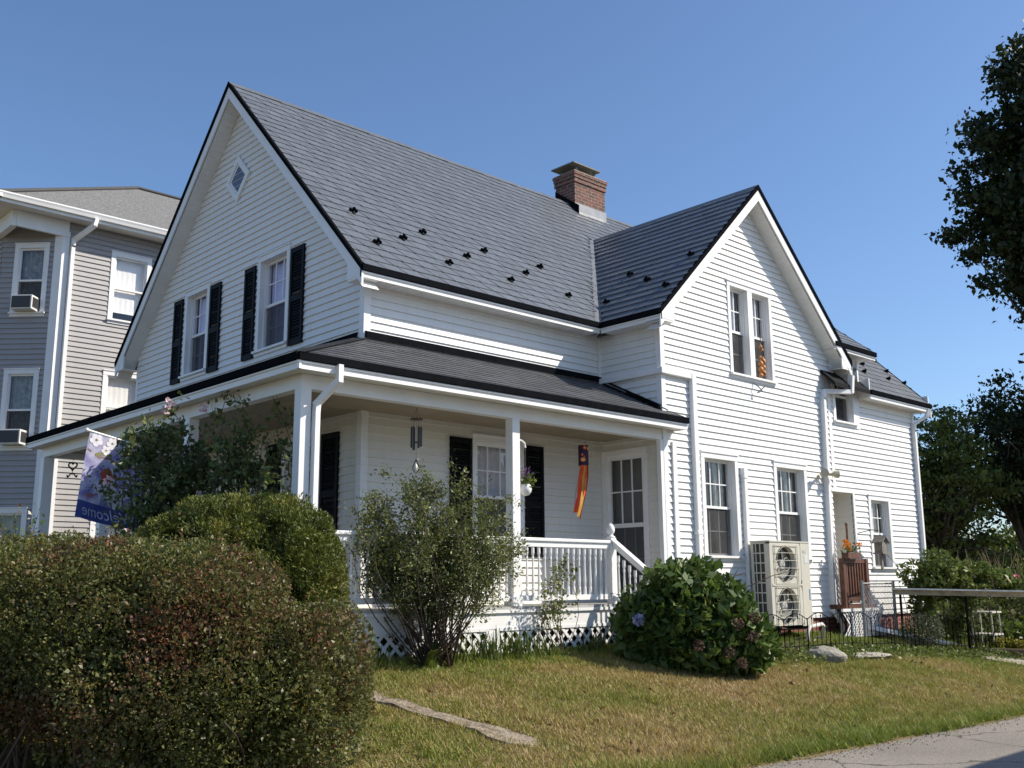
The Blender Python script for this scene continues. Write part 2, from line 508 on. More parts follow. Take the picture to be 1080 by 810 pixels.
def asphalt_material():
    m, nt, b = nodes_of("old_asphalt")
    L = nt.links.new
    tc = nt.nodes.new("ShaderNodeTexCoord")
    n1 = nt.nodes.new("ShaderNodeTexNoise"); n1.inputs["Scale"].default_value = .8; n1.inputs["Detail"].default_value = 5
    n2 = nt.nodes.new("ShaderNodeTexNoise"); n2.inputs["Scale"].default_value = 75; n2.inputs["Detail"].default_value = 3; n2.inputs["Roughness"].default_value = .8
    for n in (n1, n2): L(tc.outputs["Object"], n.inputs["Vector"])
    r1 = nt.nodes.new("ShaderNodeValToRGB"); r1.color_ramp.elements[0].position = .35; r1.color_ramp.elements[1].position = .7
    r1.color_ramp.elements[0].color = (.22, .20, .175, 1); r1.color_ramp.elements[1].color = (.30, .275, .24, 1)
    r2 = nt.nodes.new("ShaderNodeValToRGB"); r2.color_ramp.elements[0].position = .36; r2.color_ramp.elements[1].position = .66
    r2.color_ramp.elements[0].color = (.5, .5, .51, 1); r2.color_ramp.elements[1].color = (1.45, 1.42, 1.38, 1)
    L(n1.outputs["Fac"], r1.inputs[0]); L(n2.outputs["Fac"], r2.inputs[0])
    mx = nt.nodes.new("ShaderNodeMixRGB"); mx.blend_type = 'MULTIPLY'; mx.inputs[0].default_value = 1
    L(r1.outputs[0], mx.inputs[1]); L(r2.outputs[0], mx.inputs[2]); L(mx.outputs[0], b.inputs["Base Color"])
    vo = nt.nodes.new("ShaderNodeTexVoronoi"); vo.feature = 'DISTANCE_TO_EDGE'; vo.inputs["Scale"].default_value = .55
    wv = nt.nodes.new("ShaderNodeTexNoise"); wv.inputs["Scale"].default_value = 2.5; wv.inputs["Detail"].default_value = 5
    L(tc.outputs["Object"], wv.inputs["Vector"])
    av = nt.nodes.new("ShaderNodeMixRGB"); av.blend_type = 'ADD'; av.inputs[0].default_value = .5
    L(tc.outputs["Object"], av.inputs[1]); L(wv.outputs["Color"], av.inputs[2]); L(av.outputs[0], vo.inputs["Vector"])
    rc_ = nt.nodes.new("ShaderNodeValToRGB"); rc_.color_ramp.elements[0].position = .004; rc_.color_ramp.elements[1].position = .012
    rc_.color_ramp.elements[0].color = (.3, .29, .28, 1); rc_.color_ramp.elements[1].color = (1, 1, 1, 1)
    L(vo.outputs["Distance"], rc_.inputs[0])
    m2 = nt.nodes.new("ShaderNodeMixRGB"); m2.blend_type = 'MULTIPLY'; m2.inputs[0].default_value = 1
    L(mx.outputs[0], m2.inputs[1]); L(rc_.outputs[0], m2.inputs[2]); L(m2.outputs[0], b.inputs["Base Color"])
    bp = nt.nodes.new("ShaderNodeBump"); bp.inputs["Strength"].default_value = .6; bp.inputs["Distance"].default_value = .01
    L(n2.outputs["Fac"], bp.inputs["Height"]); L(bp.outputs[0], b.inputs["Normal"])
    b.inputs["Roughness"].default_value = .9
    return m

def grid_sheet(name, xs, ys, zf, m, kind="structure"):
    v = [(x, y, zf(x, y)) for y in ys for x in xs]
    nx = len(xs)
    f = [(j*nx+i, j*nx+i+1, (j+1)*nx+i+1, (j+1)*nx+i) for j in range(len(ys)-1) for i in range(nx-1)]
    me = bpy.data.meshes.new(name); me.from_pydata(v, [], f); me.materials.append(m)
    me.polygons.foreach_set("use_smooth", [True]*len(f)); me.update()
    return tag(link(name, me), kind=kind)

xs = [-900, -300, -120, -60, -30, -20] + [-14+.35*i for i in range(100)] + [22, 26, 34, 50, 90, 200, 500, 1200]
ys = [-900, -300, -100, -40, -20, -12, -8, -6.6] + [-6.2+.2*i for i in range(40)] + [2.5, 4, 8, 14, 20, 30, 60, 120, 300, 700, 1500]
def gz(x, y):
    z = ground_z(x, y)
    if y < road_edge(x)-.12: z = min(z, ROAD_Z-.05)
    else: z += .012*(vnoise([[x*2.1, y*2.1, 0]], 3)[0]-.5)
    return z
grid_sheet("ground", xs, ys, gz, ground_material())

# road: asphalt with a ragged edge against the lawn
rx = [-60, -30, -16] + [-12+.16*i for i in range(210)] + [26, 40, 80, 200]
rv, rf = [], []
for x in rx:
    e = road_edge(max(-14, min(x, 24))) + .07*(vnoise([[x*1.7, 0, 0]], 1)[0]-.5) + .05*(vnoise([[x*7.3, 0, 0]], 2)[0]-.5)
    rv += [(x, e, ROAD_Z-.012), (x, e-.12, ROAD_Z), (x, -30, ROAD_Z)]
for i in range(len(rx)-1):
    a = i*3
    rf += [(a+1, a+4, a+3, a), (a+2, a+5, a+4, a+1)]
me = bpy.data.meshes.new("road"); me.from_pydata(rv, [], rf); me.materials.append(asphalt_material()); me.update()
tag(link("road", me), kind="structure")

# pale tar-crack marks on the road are left in the asphalt; a stone-edged strip runs from the hedge to the lawn corner
def garden_path():
    rng = random.Random(4)
    A, B = Vector((-2.0, -1.7, 0)), Vector((-.98, -4.22, 0))
    d = (B-A).normalized(); s = Vector((-d.y, d.x, 0))
    mb = MB()
    n = 15
    prev = None
    for i in range(n+1):
        t = i/n
        w = .095+.05*rng.random() + (.1 if t > .84 else 0) - (.12 if i == n else 0)
        c = A.lerp(B, t) + s*(.05*math.sin(t*5)+.03*rng.uniform(-1, 1))
        z = ground_z(c.x, c.y)+.014+.012*rng.uniform(-1, 1)
        cur = [c-s*w+Vector((0, 0, z-.12)), c-s*w*.96+Vector((0, 0, z)), c+s*w*.96+Vector((0, 0, z+.006)), c+s*w+Vector((0, 0, z-.12))]
        if prev:
            for a, b in ((0, 1), (1, 2), (2, 3)):
                mb.poly([prev[a], prev[b], cur[b], cur[a]])
        prev = cur
    mb.poly(prev)
    tag(mb.build("path", mat("weathered_edging", (.17, .13, .09), .95, .3, 9, 1, 28, col2=(.34, .29, .22), dist=.04)), kind="structure")
garden_path()

# ------------------------------------------------------------------ THE HOUSE
W, OX, OY = 7.248, .294, .346
ZE, ZR = 4.901, 8.998          # main eave edge and ridge
X1, X2, PY = 4.638, 9.665, 1.262   # cross gable walls and projection
XC, ZC, OP = (4.638+9.665)/2, 7.654, .307
X3 = 13.0
SL = (ZR-ZE)/(W/2+OY)          # main slope
SC = (ZC-ZE)/((X2-X1)/2+OY)    # cross slope
XE = 10.6                      # far end of the main block
house = thing("house", "white clapboard house with grey shingle roof, wraparound porch and black shutters", "house", (0, 0, 0))

FR = Frame((0, 0, 0), (0, 1, 0), (-1, 0, 0))        # gable front
SD = Frame((0, 0, 0), (1, 0, 0), (0, -1, 0))        # long side under the eave
CG = Frame((0, -PY, 0), (1, 0, 0), (0, -1, 0))      # cross gable and wing
IN = Frame((X1, 0, 0), (0, 1, 0), (-1, 0, 0))       # short wall of the cross gable facing the porch

BLIND = mat('white_blind', (.78, .78, .76), .7, .04, 4)
def window(F, u0, u1, z0, z1, cas=.085, rec=.11, cols=3, rows=2, curtain=CURTG, curt_open=.0, units=1, parent=house, sill=True, lower_cols=3, screen=True, trim=TRIM, blind=0):
    w = MB()
    P = .034
    F.box(w, u0, u0+cas, -.02, P, z0+cas, z1-cas); F.box(w, u1-cas, u1, -.02, P, z0+cas, z1-cas)
    F.box(w, u0, u1, -.02, P+.004, z1-cas, z1); F.box(w, u0-.01, u1+.01, -.02, P+.02, z1, z1+.022)
    F.box(w, u0, u1, -.02, P+.004, z0, z0+cas)
    if sill: F.box(w, u0-.015, u1+.015, P+.004, P+.045, z0+cas-.035, z0+cas)
    ops = []
    iu0, iu1 = u0+cas, u1-cas
    if units == 2:
        m = (u0+u1)/2; F.box(w, m-.07, m+.07, -.02, P, z0+cas, z1-cas)
        ops = [(iu0, m-.07), (m+.07, iu1)]
    else: ops = [(iu0, iu1)]
    a, b = z0+cas, z1-cas
    for p, q in ops:   # jamb lining
        F.box(w, p-.02, p, -rec-.05, -.02, a-.02, b+.02); F.box(w, q, q+.02, -rec-.05, -.02, a-.02, b+.02)
        F.box(w, p, q, -rec-.05, -.02, b, b+.02); F.box(w, p, q, -rec-.05, -.02, a-.02, a)
        F.box(w, p, p+.022, -rec+.035, -rec+.06, a, b); F.box(w, q-.022, q, -rec+.035, -rec+.06, a, b)
    wo = w.build("window", trim, parent)
    for p, q in ops:
        mid = (a+b)/2
        def sash(n0, n1, s0, s1, cl, rw):
            s = MB(); t = .042
            F.box(s, p, p+t, n0, n1, s0+t, s1-t); F.box(s, q-t, q, n0, n1, s0+t, s1-t)
            F.box(s, p, q, n0, n1, s1-t, s1); F.box(s, p, q, n0, n1, s0, s0+t)
            nm = (n0+n1)/2
            for i in range(1, cl):
                u = p+t+(q-p-2*t)*i/cl; F.box(s, u-.009, u+.009, nm-.004, nm+.012, s0+t, s1-t)
            for i in range(1, rw):
                z = s0+t+(s1-s0-2*t)*i/rw; F.box(s, p+t, q-t, nm-.003, nm+.011, z-.009, z+.009)
            s.build("sash", trim, wo)
            g = MB(); g.poly([F(p+t, nm-.006, s0+t), F(q-t, nm-.006, s0+t), F(q-t, nm-.006, s1-t), F(p+t, nm-.006, s1-t)])
            g.build("glass", GLASS, wo)
        sash(-rec+.0, -rec+.034, mid-.02, b, cols, rows)
        sash(-rec-.045, -rec-.008, a, mid+.02, lower_cols, rows)
        if screen:
            g = MB(); g.poly([F(p+.02, -rec+.012, a+.015), F(q-.02, -rec+.012, a+.015), F(q-.02, -rec+.012, mid-.022), F(p+.02, -rec+.012, mid-.022)])
            g.build("screen", SCREEN, wo)
        # room behind the glass: near-black box painting in its shade, and folded curtain
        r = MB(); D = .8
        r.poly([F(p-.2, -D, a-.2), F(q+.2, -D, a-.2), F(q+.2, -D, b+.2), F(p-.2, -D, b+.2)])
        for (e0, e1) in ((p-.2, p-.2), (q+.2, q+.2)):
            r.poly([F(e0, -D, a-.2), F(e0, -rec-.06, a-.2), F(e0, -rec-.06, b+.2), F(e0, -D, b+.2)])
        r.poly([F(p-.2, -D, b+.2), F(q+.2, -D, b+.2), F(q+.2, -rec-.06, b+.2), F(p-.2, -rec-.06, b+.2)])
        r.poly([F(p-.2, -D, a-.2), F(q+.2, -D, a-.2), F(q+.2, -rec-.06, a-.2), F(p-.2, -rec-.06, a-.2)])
        r.build("room_shade", SHADEFILL, wo)
        if curtain:
            c = MB(); spans = [(p, p+(q-p)*(1-curt_open)/2), (q-(q-p)*(1-curt_open)/2, q)] if curt_open else [(p, q)]
            zc0 = a if not blind else a+(b-a)*blind
            for e0, e1 in spans:
                n = max(8, int((e1-e0)/.02)); pr = None
                for i in range(n+1):
                    u = e0+(e1-e0)*i/n
                    nn = -rec-.095+(.1 if curtain is BLIND else 1)*(.022*math.sin(i*1.05)+.012*math.sin(i*.37+1))
                    cu = (F(u, nn, zc0), F(u, nn, b))
                    if pr: c.poly([pr[0], cu[0], cu[1], pr[1]])
                    pr = cu
            c.build("curtain", curtain, wo, smooth=True)
    return wo

def shutter(F, u0, u1, z0, z1, parent=house):
    s = MB(); t = .05; n0, n1 = .018, .05
    F.box(s, u0, u0+t, n0, n1, z0, z1); F.box(s, u1-t, u1, n0, n1, z0, z1)
    zm = z0+(z1-z0)*.47
    for za, zb in ((z0, z0+.08), (zm-.045, zm+.045), (z1-.08, z1)): F.box(s, u0+t, u1-t, n0, n1-.002, za, zb)
    for za, zb in ((z0+.08, zm-.045), (zm+.045, z1-.08)):
        k = int((zb-za)/.042)
        for i in range(k):
            z = za+(zb-za)*i/k; h = (zb-za)/k
            s.hexa([F(u0+t, n0, z), F(u1-t, n0, z), F(u1-t, n1-.006, z), F(u0+t, n1-.006, z), F(u0+t, n0, z+h*.95), F(u1-t, n0, z+h*.95), F(u1-t, n0+.006, z+h*.95), F(u0+t, n0+.006, z+h*.95)])
    s.build("shutter", SHUT, parent)

# ---- gable front wall
FW = [(1.92, 2.86, 4.25, 5.83), (4.46, 5.36, 4.25, 5.81)]       # upper windows (y0,y1,z0,z1)
FL = [(.93, 1.93, 1.25, 2.88)]                                # window under the porch
hg = 8.70
m = MB()
fb = lambda z: (max(0, (z-4.97)/SL), W-max(0, (z-4.97)/SL))
ops = [(a+.06, b-.06, c+.06, d-.06) for a, b, c, d in FW+FL]
siding(m, FR, fb, 3.0, hg, openings=ops, breaks=[4.97])
m.build("wall", VINYL, house)
m = MB(); siding(m, FR, lambda z: (0, W), .55, 3.0, openings=ops); m.build("wall", PORCHSHADE, house)
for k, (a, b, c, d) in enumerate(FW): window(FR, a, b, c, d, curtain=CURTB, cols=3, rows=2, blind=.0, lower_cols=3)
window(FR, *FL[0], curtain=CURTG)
for a, b in ((2.92, 3.25), (1.50, 1.87), (5.43, 5.76), (4.05, 4.41)): shutter(FR, a, b, 4.25, 5.73)
for a, b in ((.48, .89), (1.97, 2.33)): shutter(FR, a, b, 1.30, 2.84)
# diamond attic window
dw = MB(); cy, cz_, hy, hz = 3.66, 7.395, .40, .405
ring = lambda k, n: [FR(cy-hy*k, n, cz_), FR(cy, n, cz_-hz*k), FR(cy+hy*k, n, cz_), FR(cy, n, cz_+hz*k)]
o, i_, o2, i2 = ring(1, .012), ring(.70, .05), ring(1, .05), ring(.70, -.05)
o3 = ring(.62, .038)
for a in range(4):
    b = (a+1) % 4
    dw.poly([o2[a], o2[b], i_[b], i_[a]]); dw.poly([o[a], o[b], o2[b], o2[a]]); dw.poly([i_[a], i_[b], i2[b], i2[a]])
    i3 = ring(.58, .0285)
    dw.poly([ring(.70, .034)[a], ring(.70, .034)[b], i3[b], i3[a]])
wd = dw.build("window", TRIM, house)
g = MB(); g.poly(ring(.60, .0275)); g.build("glass", GLASS, wd)
g = MB(); g.poly(ring(.66, .0245)); g.build("attic_shade", SHADEFILL, wd)  # near-black sheet painting the unlit attic behind the glass

# ---- long side wall
SW = (1.88, 2.88, 1.2, 2.92)
so = [(SW[0]+.06, SW[1]-.06, SW[2]+.06, SW[3]-.06)]
m = MB(); siding(m, SD, lambda z: (0, X1), 3.05, 4.80); m.build("wall", VINYL, house)
m = MB(); siding(m, SD, lambda z: (0, X1), .55, 3.05, openings=so); m.build("wall", PORCHSHADE, house)
window(SD, *SW, curtain=CURT)
shutter(SD, 1.46, 1.85, 1.22, 2.86); shutter(SD, 2.905, 3.28, 1.22, 2.86)

# ---- cross gable + wing front
WIN1 = (5.53, 6.52, 1.16, 2.86); WIN2 = (7.58, 8.62, 1.16, 2.86); WIN3 = (10.79, 11.66, 1.02, 2.46)
DBL = (6.465, 7.785, 4.19, 5.86); DOOR = (9.50, 10.21, .45, 2.46); DORM = (9.72, 10.55, 3.72, 4.92)
co = [(a+.06, b-.06, c+.06, d-.06) for a, b, c, d in (WIN1, WIN2, WIN3, DBL, DORM)] + [DOOR]
m = MB()
def cb(z):
    if z < 4.95: return (X1, X2)
    k = (z-4.95)/SC
    return (X1+k, X2-k)
siding(m, CG, cb, .26, 7.42, openings=[o for o in co if o[1] < 9.0] + [(9.50, X2, .45, 2.46)], breaks=[4.95])
m.build("wall", VINYL, house)
m = MB()
siding(m, CG, lambda z: (X2, X3), .26, 4.36, openings=[(X2, 10.21, .45, 2.46)]+[o for o in co if o[0] > 10.5]+[(DORM[0]+.06, DORM[1]-.06, 3.78, 4.36)])
m.build("wall", VINYL, house)
window(CG, *WIN1, curtain=CURTG, curt_open=.25); window(CG, *WIN2, curtain=CURTG, curt_open=.3)
window(CG, *WIN3, curtain=CURTG, curt_open=.3)
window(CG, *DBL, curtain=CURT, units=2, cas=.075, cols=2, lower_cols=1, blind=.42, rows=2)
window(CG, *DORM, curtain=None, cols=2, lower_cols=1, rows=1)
# dormer walls (rise above the wing eave)
dm = MB()
siding(dm, CG, lambda z: (X2-.02, 10.66), 4.36, 5.10, openings=[(DORM[0]+.06, DORM[1]-.06, 4.36, 4.86)])
CGr = Frame((10.66, -PY, 0), (0, 1, 0), (1, 0, 0))
siding(dm, CGr, lambda z: (max(0, z-4.36-.35), 2.2), 4.36, 5.10)
dm.build("wall", VINYL, house)
dmt = MB(); CG.box(dmt, 10.56, 10.68, -.02, .03, 3.72, 5.10); dmt.build("corner_board", TRIM, house)

# short wall facing the porch
m = MB()
ID = (-.95, -.02, .55, 2.90)
siding(m, IN, lambda z: (-PY, 0), .26, 3.05, openings=[(ID[0]+.05, ID[1]-.05, .55, ID[3]-.05)]); m.build("wall", PORCHSHADE, house)
m = MB(); siding(m, IN, lambda z: (-PY, 0), 3.05, 4.80); m.build("wall", VINYL, house)
# storm door on it: six lites over a dark lower panel
d = MB()
IN.box(d, ID[0], ID[0]+.09, -.02, .03, .56, ID[3]-.09); IN.box(d, ID[1]-.09, ID[1], -.02, .03, .56, ID[3]-.09); IN.box(d, ID[0], ID[1], -.02, .034, ID[3]-.09, ID[3])
do = d.build("door", TRIM, house)
s = MB(); a, b = ID[0]+.09, ID[1]-.09; t = .055
IN.box(s, a, a+t, -.06, -.02, .56, 2.81); IN.box(s, b-t, b, -.06, -.02, .56, 2.81); IN.box(s, a+t, b-t, -.06, -.02, 2.74, 2.81)
IN.box(s, a+t, b-t, -.06, -.015, 1.68, 1.745); IN.box(s, a+t, b-t, -.06, -.02, .56, .72)
for i in (1, 2):
    u = a+t+(b-a-2*t)*i/3
    IN.box(s, u-.011, u+.011, -.045, -.03, 1.745, 2.74)
    IN.box(s, u-.006, u+.006, -.085, -.075, .72, 1.68)
IN.box(s, a+t, b-t, -.044, -.031, 2.225, 2.247)
IN.box(s, a+t, b-t, -.086, -.076, 1.19, 1.205)
s.build("door_frame", TRIM, do)
g = MB(); g.poly([IN(a+t, -.04, .72), IN(b-t, -.04, .72), IN(b-t, -.04, 2.74), IN(a+t, -.04, 2.74)]); g.build("glass", GLASS, do)
g = MB(); g.poly([IN(a+t, -.055, .72), IN(b-t, -.055, .72), IN(b-t, -.055, 1.70), IN(a+t, -.055, 1.70)]); g.build("screen", SCREEN, do)
g = MB(); g.poly([IN(a, -.16, .56), IN(b, -.16, .56), IN(b, -.16, 2.81), IN(a, -.16, 2.81)]); g.build("door_panel", mat("grey_inner_door", (.13, .13, .125), .6), do)
hk = MB(); hk.bar(IN(b-.03, .0, 1.55), IN(b-.03, .0, 1.70), .02); hk.build("handle", FLASH, do)

# corner boards and trim
def cbx(*a):
    k = MB(); k.box(*a); k.build('corner_board', TRIM, house)
cbx(-.024, .085, -.024, .0, 3.0, 4.76); cbx(-.024, .0, .0, .085, 3.0, 4.76)                      # main corner, upper
cbx(-.024, .085, -.024, .0, .55, 3.0); cbx(-.024, .0, .0, .085, .55, 3.0)
cbx(-.024, .0, W-.085, W, 3.0, 4.80)
cbx(X1-.024, X1+.075, -PY-.024, -PY, .3, 4.74); cbx(X1-.024, X1, -PY, -PY+.075, .3, 4.74)
cbx(X1-.055, X1-.001, -.05, -.016, 3.05, 4.76)
cbx(4.80, 4.89, -PY-.05, -PY-.016, .3, 2.95)
cbx(X3-.09, X3+.022, -PY-.024, -PY, .26, 4.33)
cbx(X2-.13, X2-.03, -PY-.026, -PY-.016, 2.5, 4.55)
cbx(10.215, 10.28, -PY-.03, -PY, .45, 2.52); cbx(9.45, 10.215, -PY-.03, -PY, 2.462, 2.52)
# line-set cover (square white duct) running round the corner and down
lc = MB()
lc.box(X1-.085, X1-.016, -PY-.0155, -.02, 3.985, 4.085)
lc.box(X1-.085, 5.30, -PY-.09, -PY-.016, 3.985, 4.085)
lc.box(5.30, 5.41, -PY-.095, -PY-.016, .45, 4.09)
lc.box(5.285, 5.425, -PY-.10, -PY-.016, 1.55, 1.62)
lc.build("duct_cover", TRIM, house, bevel=.012)
lc = MB()
lc.box(6.60, 6.69, -PY-.09, -PY-.016, .55, 2.60); lc.box(6.585, 6.705, -PY-.10, -PY-.016, 2.50, 2.68)
lc.build("duct_cover", TRIM, house, bevel=.015)

# foundation
f = MB(); f.box(X1+.04, X3-.05, -PY+.035, -PY+.2, -.6, .262); f.build("foundation", FBRICK, house)
f = MB(); f.box(X1+.02, X3-.02, -PY-.012, -PY+.03, .225, .262); f.build("starter_strip", TRIM, house)
# plain back walls so that the block is closed
bw = MB()
bw.box(.02, XE, W-.02, W, .0, 4.9); bw.box(XE-.02, XE, 0, W, 0, 4.9); bw.poly([(XE, 0, 4.9), (XE, W, 4.9), (XE, W/2, 8.6)])
bw.box(X3-.02, X3, -PY+.001, 5, .0, 4.4); bw.poly([(X3-.01, -PY, 4.4), (X3-.01, 5, 4.4), (X3-.01, 1.9, 7.5)])
bw.build("wall", VINYL, house)

# ---- recessed side entry in the wing
e = MB()
ENT = Frame((0, -PY+.9, 0), (1, 0, 0), (0, -1, 0))
siding(e, ENT, lambda z: (9.3, 10.6), .45, 2.46)
er = Frame((10.21, -PY, 0), (0, 1, 0), (-1, 0, 0)); siding(e, er, lambda z: (0.0, .9), .45, 2.46)
e.poly([(9.3, -PY, 2.46), (10.6, -PY, 2.46), (10.6, -PY+.9, 2.46), (9.3, -PY+.9, 2.46)])
e.box(9.3, 9.49, -PY, -PY+.9, .45, 2.46)
e.build("entry_recess", PORCHSHADE, house)
ed = MB(); ENT.box(ed, 9.55, 10.12, .02, .05, .5, 2.38); edo = ed.build("door", mat("grey_door", (.42, .43, .44), .5), house)
ed = MB(); ed.bar(ENT(9.62, .06, 1.4), ENT(9.62, .06, 1.52), .03); ed.build("handle", BLACKMETAL, edo)
e = MB(); e.box(9.15, 10.25, -PY-.30, -PY+.85, .36, .44); e.build("entry_deck", BROWN, house)

# ---- roofs
def slab(name, pts, th, m, parent=house):
    mb = MB(); p = [Vector(q) for q in pts]; lo = [q-Vector((0, 0, th)) for q in p]
    mb.poly(p); mb.poly(lo[::-1])
    for i in range(len(p)):
        j = (i+1) % len(p); mb.poly([p[i], lo[i], lo[j], p[j]])
    return mb.build(name, m, parent)
dn = Vector((0, 0, .006))
YR = W/2
roof = slab("roof", [Vector(q)-dn for q in ((-OX, -OY, ZE), (XE+.3, -OY, ZE), (XE+.3, YR, ZR), (-OX, YR, ZR))], .07, ROOFU)
slab("roof", [Vector(q)-dn for q in ((XE+.3, W+OY, ZE), (-OX, W+OY, ZE), (-OX, YR, ZR), (XE+.3, YR, ZR))], .07, ROOF)
ys_v = lambda x: -OY+(x-(X1-OY))*SC/SL        # valley in plan
YV = ys_v(XC)
S1 = Vector((0, 1, SL)).normalized(); cs1 = S1.y
rt_ = MB()
def L1(s):
    y = -OY+s*cs1
    xv = (X1-OY)+(y+OY)*SL/SC
    return xv-.10 if xv < XC else XE+.3
tiles(rt_, (0, -OY, ZE), (1, 0, 0), S1, lambda s: -OX, L1, (YR+OY)/cs1, seed=1, course=.2, width=.36, shear=.13, gap=.010, lift=.013)
rt_.build("shingles", ROOF, roof, attr=True)
rc = MB()   # ridge cap
n = 24
for i in range(n):
    a, b = -OX+(XE+.5)*i/n, -OX+(XE+.5)*(i+1)/n-.008
    h = .02+.004*(i % 2)
    rc.poly([(a, YR-.09, ZR-.09*SL+h), (b, YR-.09, ZR-.09*SL+h+.006), (b, YR, ZR+h+.012), (a, YR, ZR+h+.004)])
    rc.poly([(a, YR+.09, ZR-.09*SL+h), (b, YR+.09, ZR-.09*SL+h+.006), (b, YR, ZR+h+.012), (a, YR, ZR+h+.004)])
    rc.poly([(b, YR-.09, ZR-.09*SL+h+.006), (b, YR+.09, ZR-.09*SL+h+.006), (b, YR, ZR+h+.012)])
rc.build("ridge_cap", ROOF, roof, attr=True)
# valley flashing
def mainz(y): return ZE+(y+OY)*SL
def crossz(x): return ZE+(x-(X1-OY))*SC
vf = MB()
for (xa, xb) in ((X1-OY, XC),):
    ya, yb = ys_v(xa), ys_v(xb)
    vf.poly([(xa-.13, ya, mainz(ya)+.004), (xa, ya, mainz(ya)+.012), (xb, yb, mainz(yb)+.012), (xb-.13, yb, mainz(yb)+.004)])
    vf.poly([(xa-.005, ya, mainz(ya)+.012), (xa+.035, ya, crossz(xa+.035)+.03), (xb+.035, yb, crossz(xb)+.03), (xb-.005, yb, mainz(yb)+.012)])
    vf.poly([(xa-.135, ya, mainz(ya)+.001), (xa-.13, ya, mainz(ya)+.018), (xb-.13, yb, mainz(yb)+.018), (xb-.135, yb, mainz(yb)+.001)])
vf.build("valley_flashing", FLASH, roof)

# cross gable roof
YF = -PY-OP
def cslab(x0):
    return
croof = slab("roof", [Vector(q)-dn for q in ((X1-OY, YF, ZE), (XC, YF, ZC), (XC, YV, ZC), (X1-OY, -OY, ZE))], .07, ROOFU)
slab("roof", [Vector(q)-dn for q in ((XC, YF, ZC), (X2+OY, YF, ZE), (X2+OY, -OY, ZE), (XC, YV, ZC))], .07, ROOF)
S2 = Vector((1, 0, SC)).normalized(); cs2 = S2.x
ct = MB()
# E runs along +y; ends: front rake and valley
tiles(ct, (X1-OY, 0, ZE), (0, 1, 0), S2, lambda s: YF, lambda s: ys_v(X1-OY+s*cs2)-.005, ((X2-X1)/2+OY)/cs2, seed=2, course=.2, gap=.003, shear=.10, width=.36, lift=.02)
ct.build("shingles", ROOF, croof, attr=True)
rc = MB()
rc.poly([(XC-.08, YF, ZC-.08*SC+.02), (XC-.08, YV, ZC-.08*SC+.02), (XC, YV, ZC+.025), (XC, YF, ZC+.025)])
rc.poly([(XC+.08, YF, ZC-.08*SC+.02), (XC+.08, YV, ZC-.08*SC+.02), (XC, YV, ZC+.025), (XC, YF, ZC+.025)])
rc.build("ridge_cap", ROOF, croof, attr=True)

# rakes, fascias, soffits
DF = .235
def rake(p0, p1, bdir, fas=TRIM):
    """black drip edge above a white fascia, along a rake from eave p0 to apex p1; bdir points into the building"""
    p0, p1, b = Vector(p0), Vector(p1), Vector(bdir)
    k = MB(); k.beam(p0-b*.018+Vector((0, 0, .022)), p1-b*.018+Vector((0, 0, .022)), (0, 0, -.085), b*.05); k.build("drip_edge", BLACKMETAL, house)
    k = MB(); k.beam(p0+Vector((0, 0, -.06)), p1+Vector((0, 0, -.06)), (0, 0, -DF+.03), b*.028); k.build("fascia", fas, house)
rake((-OX, -OY, ZE), (-OX, YR, ZR), (1, 0, 0)); rake((-OX, W+OY, ZE), (-OX, YR, ZR), (1, 0, 0))
rake((X1-OY, YF, ZE), (XC, YF, ZC), (0, 1, 0)); rake((X2+OY, YF, ZE), (XC, YF, ZC), (0, 1, 0))
def ribbed_soffit(a0, a1, b0, b1, name="soffit", rib=.115):
    """vented vinyl soffit between the edges a0-a1 and b0-b1, with ribs across"""
    a0, a1, b0, b1 = map(Vector, (a0, a1, b0, b1)); mb = MB()
    n = max(2, int((a1-a0).length/rib)); d = Vector((0, 0, .006))
    for i in range(n):
        t0, t1 = i/n, (i+1)/n; g = .012/rib/n
        p, q, r, s = a0.lerp(a1, t0), a0.lerp(a1, t1-g), b0.lerp(b1, t1-g), b0.lerp(b1, t0)
        mb.poly([p, q, r, s])
        mb.poly([a0.lerp(a1, t1-g)+d, a0.lerp(a1, t1)+d, b0.lerp(b1, t1)+d, b0.lerp(b1, t1-g)+d])
        mb.poly([q, q+d, r+d, r]); u, v = a0.lerp(a1, t1), b0.lerp(b1, t1); mb.poly([u, u+d, v+d, v])
    return mb.build(name, SOFFIT, house)
DS = DF+.045
ribbed_soffit((-OX+.03, -OY+.02, ZE-DS), (-OX+.03, YR, ZR-DS), (0, -OY+.02, ZE-DS), (0, YR, ZR-DS))
ribbed_soffit((-OX+.03, W+OY-.02, ZE-DS), (-OX+.03, YR, ZR-DS), (0, W+OY-.02, ZE-DS), (0, YR, ZR-DS))
ribbed_soffit((X1-OY+.02, YF+.03, ZE-DS), (XC, YF+.03, ZC-DS), (X1-OY+.02, -PY, ZE-DS), (XC, -PY, ZC-DS))
ribbed_soffit((X2+OY-.02, YF+.03, ZE-DS), (XC, YF+.03, ZC-DS), (X2+OY-.02, -PY, ZE-DS), (XC, -PY, ZC-DS))
